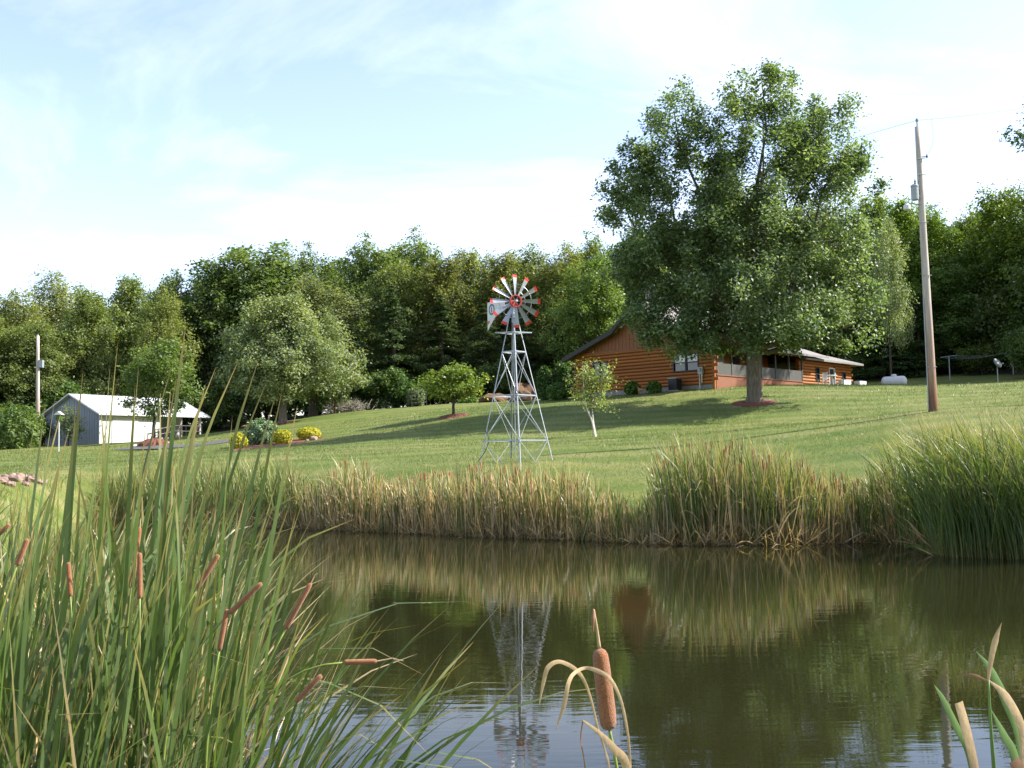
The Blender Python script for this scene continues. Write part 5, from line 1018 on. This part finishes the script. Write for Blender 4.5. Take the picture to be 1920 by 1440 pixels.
# brown heads in the near stand: (bottom px, top px, depth, foot column, tail length px)
for i, (a, b_, Y, foot, tail, lab) in enumerate([((262,1122),(262,1036),4.0,255,0,'slender upright brown cattail head, the lower of the near pair'), ((247,1100),(262,988),4.15,235,20,'slender upright brown cattail head, the upper of the near pair'), ((370,1103),(410,1040),4.0,300,0,'brown cattail head tilting right above the near left stand'),
        ((430,1150),(491,1093),3.9,330,0,'long brown cattail head leaning far right beside a hanging one'), ((411,1220),(426,1142),3.9,395,0,'thin brown cattail head hanging below the long leaning one'), ((535,1180),(583,1093),3.9,410,25,'brown cattail head standing out over the water, tilted right'),
        ((645,1242),(707,1240),3.8,400,45,'brown cattail head bent level over the water with a wiry tip'), ((555,1315),(603,1266),3.7,420,0,'dark ragged cattail head low over the water'), ((32,1060),(52,1010),3.9,10,0,'rusty cattail head among blades below the boulders'), ((-4,1003),(18,983),4.0,-40,0,'rust brown cattail head cut by the edge of the near stand'), ((132,1118),(128,1054),4.1,125,0,'thin tan cattail head buried in the near blades')]):
    p0, p1 = P(*a, Y), P(*b_, Y); f = P(foot, 1500, Y); f.z = max(-0.2, gz(f.x, f.y)); r = root('cattail_stalk', f, lab, 'cattail', 'brown heads in the near left stand'); d = (p1 - p0); L = d.length; d.normalize()
    B = MB(); c1 = f + Vector((0, 0, 0.55 * (p0 - f).length)); c2 = p0 - d * (0.30 * (p0 - f).length); e_ = p0 + d * 0.01; sp = [f*(1-t)**3 + c1*3*t*(1-t)**2 + c2*3*t*t*(1-t) + e_*t**3 for t in np.linspace(0, 1, 19).tolist()]; B.tube(sp, lerp_list([0.006, 0.005, 0.0042, 0.0035], 6), 6); B.build('stem', m_stalk, r, True)
    R = 0.0098 if L > 0.1 else 0.008; B = MB(); B.lathe(p0, [(R*0.4, 0), (R*0.9, L*0.025), (R, L*0.1), (R*1.02, L*0.5), (R*0.95, L*0.92), (R*0.75, L*0.98), (R*0.2, L)], 12, d); B.build('spike', m_felt, r, True)
    if tail: e = P(b_[0] + tail * d.x * 1.1, b_[1] - tail * max(0.1, d.z) + 4, Y); B = MB(); B.tube([p1, p1.lerp(e, 0.6) + Vector((0,0,0.01)), e], [0.003, 0.002, 0.001], 5); B.build('spike_tip', m_dry, r)
# fine arching sedge low on the left
N = 150; px = rng.uniform(-60, 330, N); Y = rng.uniform(2.5, 3.3, N); bs = np.array([tuple(P(a, 1430, b_)) for a, b_ in zip(px, Y)]); bs[:, 0] -= 0.55; bs[:, 2] = gz(bs[:, 0], bs[:, 1])
o = blade_obj('sedge', m_bank, base=bs, length=rng.uniform(1.1, 1.75, N), width=rng.uniform(0.0025, 0.005, N), az=rng.normal(0.1, 0.5, N), lean=rng.uniform(0.05, 0.4, N), bend=rng.uniform(1.0, 1.9, N), nseg=9, power=1.3, rng=rng); tag(o, 'fine arching sedge strands in front of the near left cattails', 'sedge', kind='stuff')
# dead litter in the near stand
N = 900; px = rng.uniform(-140, 420, N); Y = rng.uniform(3.8, 9, N); bs = np.array([tuple(P(a, 1430, b_)) for a, b_ in zip(px, Y)]); bs[:, 2] = np.maximum(gz(bs[:, 0], bs[:, 1]), -0.05)
o = blade_obj('dead_cattail_litter', m_straw, base=bs, length=rng.uniform(0.6, 1.9, N), width=rng.uniform(0.005, 0.014, N), az=rng.uniform(0, 6.28, N), lean=rng.uniform(0.05, 0.6, N), bend=rng.uniform(0, 1.0, N), nseg=6, rng=rng); tag(o, 'dry straw blades caught low among the near left cattails', 'dead stems', kind='stuff')

# ------------------------------------------------------------------ foreground cattail, photo pixels at two metres
def px_leaf(root_, pts, wid, mat, Y, name='leaf', dy=None, n=6, side=None, rooted=True):
    p = [P(a, b_, Y + (dy[i] if dy else 0)) for i, (a, b_) in enumerate(pts)]; k = Y / FOC; B = MB(); wid = list(wid)
    if rooted and pts[0][1] > 1500:
        f0 = root_.location; L0 = (p[0] - f0).length; m_ = max(2, int(L0 / 0.12)); p = [f0.lerp(p[0], i / m_) for i in range(m_)] + p; wid = [wid[0] * 0.9] * m_ + wid
    B.ribbon(spline(p, n), lerp_list([q * k for q in wid], n), side); return B.build(name, mat, root_, True)
def rise(a, b_, step=0.1):
    m_ = max(2, int((b_ - a).length / step)); return [a.lerp(b_, i / m_) for i in range(m_)]
Y = 2.0; f = P(1172, 1440, Y); f = Vector((f.x + 0.03, f.y, gz(f.x, f.y))); r = root('cattail', f, 'single large brown cattail head with curled dry leaves before the open water', 'cattail')
sp = spline(rise(f, P(1164, 1500, Y)) + [P(1164, 1500, Y), P(1153, 1420, Y), P(1142, 1366, Y)], 4); B = MB(); B.tube(sp, np.linspace(0.0065, 0.003, len(sp)).tolist(), 10); B.build('stem', m_stalk, r, True)
p0, p1 = P(1142, 1368, Y), P(1124, 1216, Y); d = p1 - p0; L = d.length; R = 0.0162
B = MB(); B.lathe(p0, [(R*0.3, 0), (R*0.72, L*0.02), (R*0.95, L*0.07), (R*1.04, L*0.2), (R*1.02, L*0.5), (R*0.98, L*0.8), (R*0.9, L*0.92), (R*0.66, L*0.975), (R*0.25, L)], 28, d); B.build('spike', m_felt, r, True)
B = MB(); B.tube(spline([p1, P(1119, 1178, Y), P(1113, 1143, Y)], 5), lerp_list([0.0034, 0.0024, 0.0022], 5), 8); tp = B.build('spike_tip', m_dry, r, True)
B = MB(); B.tube(spline([P(1113, 1142, Y), P(1112, 1160, Y - 0.005), P(1112, 1172, Y - 0.006), P(1112, 1186, Y - 0.004)], 4), lerp_list([0.002, 0.0035, 0.002, 0.0015], 4), 6); B.build('withered_flower', m_dryb, tp, True)
px_leaf(r, [(1152,1560),(1142,1440),(1135,1409),(1122,1367),(1104,1298),(1084,1260),(1051,1241),(1028,1251),(1019,1280),(1011,1322)], [5,4,4,4,5,8,7,9,7,1], m_dry, 1.97, dy=[.03,.02,.02,.01,0,-.02,-.04,-.05,-.05,-.05])
px_leaf(r, [(1186,1560),(1182,1440),(1177,1375),(1164,1313),(1144,1273),(1118,1257),(1095,1253),(1075,1264),(1065,1284),(1058,1320),(1042,1369)], [5,5,5,6,7,8,6,7,8,9,1], m_dry, 1.93, dy=[.04,.03,.02,.01,0,0,0,-.02,-.03,-.03,-.03])
px_leaf(r, [(1182,1560),(1175,1440),(1151,1404),(1124,1375),(1093,1351)], [20,18,15,9,3], m_dry, 1.9, dy=[.06,.03,0,0,0])
px_leaf(r, [(1108,1560),(1097,1438),(1089,1387),(1093,1351)], [3,2.4,2.4,3], m_dryb, 1.9, dy=[.05,0,0,0])
Y = 1.9; f = P(1885, 1440, Y); f = Vector((f.x, f.y, gz(f.x, f.y))); r = root('cattail_plant', f, 'cut cattail plant with broad pale dry and green leaves on the near bank', 'cattail'); z4 = lambda pts: [(1720 + a / 4.8, 1140 + b_ / 4.8) for a, b_ in pts]
q_ = [P(*q, Y) for q in z4([(700,1640),(690,1440),(660,1050),(640,650)])]; sp = spline(rise(f, q_[0]) + q_, 4); B = MB(); B.tube(sp, np.interp(np.linspace(0, 1, len(sp)), [0, 0.75, 1], [0.009, 0.0065, 0.002]).tolist(), 8); B.build('stem', m_green1, r, True)
for pts, wd, mt, dy in [([(640,660),(655,520),(700,300),(760,130)], [20,42,56,2], m_dry, 0), ([(940,1900),(915,1220),(800,850),(660,560),(530,390)], [60,50,75,60,3], m_green1, 0.03), ([(950,1900),(955,1400),(940,1080),(800,800),(650,655)], [70,66,70,66,10], m_dry, -0.02),
        ([(630,655),(500,605),(355,615)], [14,26,3], m_dryb, 0.01), ([(930,1900),(880,1360),(770,1130),(665,915)], [75,72,60,3], m_green1, -0.03), ([(560,1900),(515,1440),(440,1100),(372,848)], [74,72,80,72], m_dry, -0.05), ([(560,1900),(465,1330),(340,1050),(230,820),(150,690)], [50,50,60,45,2], m_green1, 0.0), ([(960,1800),(925,1480),(865,1368)], [100,96,90], m_dryb, -0.06)]:
    q = z4(pts); px_leaf(r, q, [a / 4.0 for a in wd], mt, Y + dy)
# overhanging tree past the right edge of the view
g = ground_at(2075, 70); z_ = lambda px, py: (P(px, py, 70).x - g.x, 0, P(px, py, 70).z - g.z); k = 70 / FOC
L = [(*z_(1930, 195), 40*k, 1.4, 20*k), (*z_(1940, 250), 52*k, 1.6, 22*k), (*z_(1935, 285), 26*k, 1.2, 14*k), (*z_(2030, 200), 90*k, 3.4, 90*k), (*z_(2100, 300), 110*k, 4, 110*k), (*z_(2090, 430), 100*k, 4, 100*k)]
plant_tree('shade_tree', grow(L, 190, 13000, 0.30, 5, 0.35, 333, fork=5.0, clr=0.75), g, 'dark leafy tree whose branch ends hang in past the tall power pole', 'tree', m_maple, m_bark)
# floating bits
for i, (a, b_, wd, an) in enumerate([(800,1131,22,0.1),(740,1131,10,0.4),(1285,1028,30,0.05),(1340,1024,34,-0.1),(1240,1030,26,0.25),(640,1075,10,0.0),(1650,1058,12,0.3),(1790,1053,14,0.2),(1560,1030,18,-0.2),(560,1380,8,1.2)]):
    d = ray(a, b_); c = Vector((0, 0, CAM_Z)) + d * (-(CAM_Z - 0.012) / d.z); k = c.y / FOC; t = Vector((math.cos(an), math.sin(an), 0)); B = MB(); B.ribbon([c - t*wd*k/2, c + Vector((0,0,0.008)), c + t*wd*k/2], [0.01, 0.03, 0.004], Vector((0,0.1,1))); tag(B.build('floating_leaf', m_straw if i else m_dry), 'dry straw leaf floating on the dark pond water', 'leaf', 'dead leaves floating on the pond')
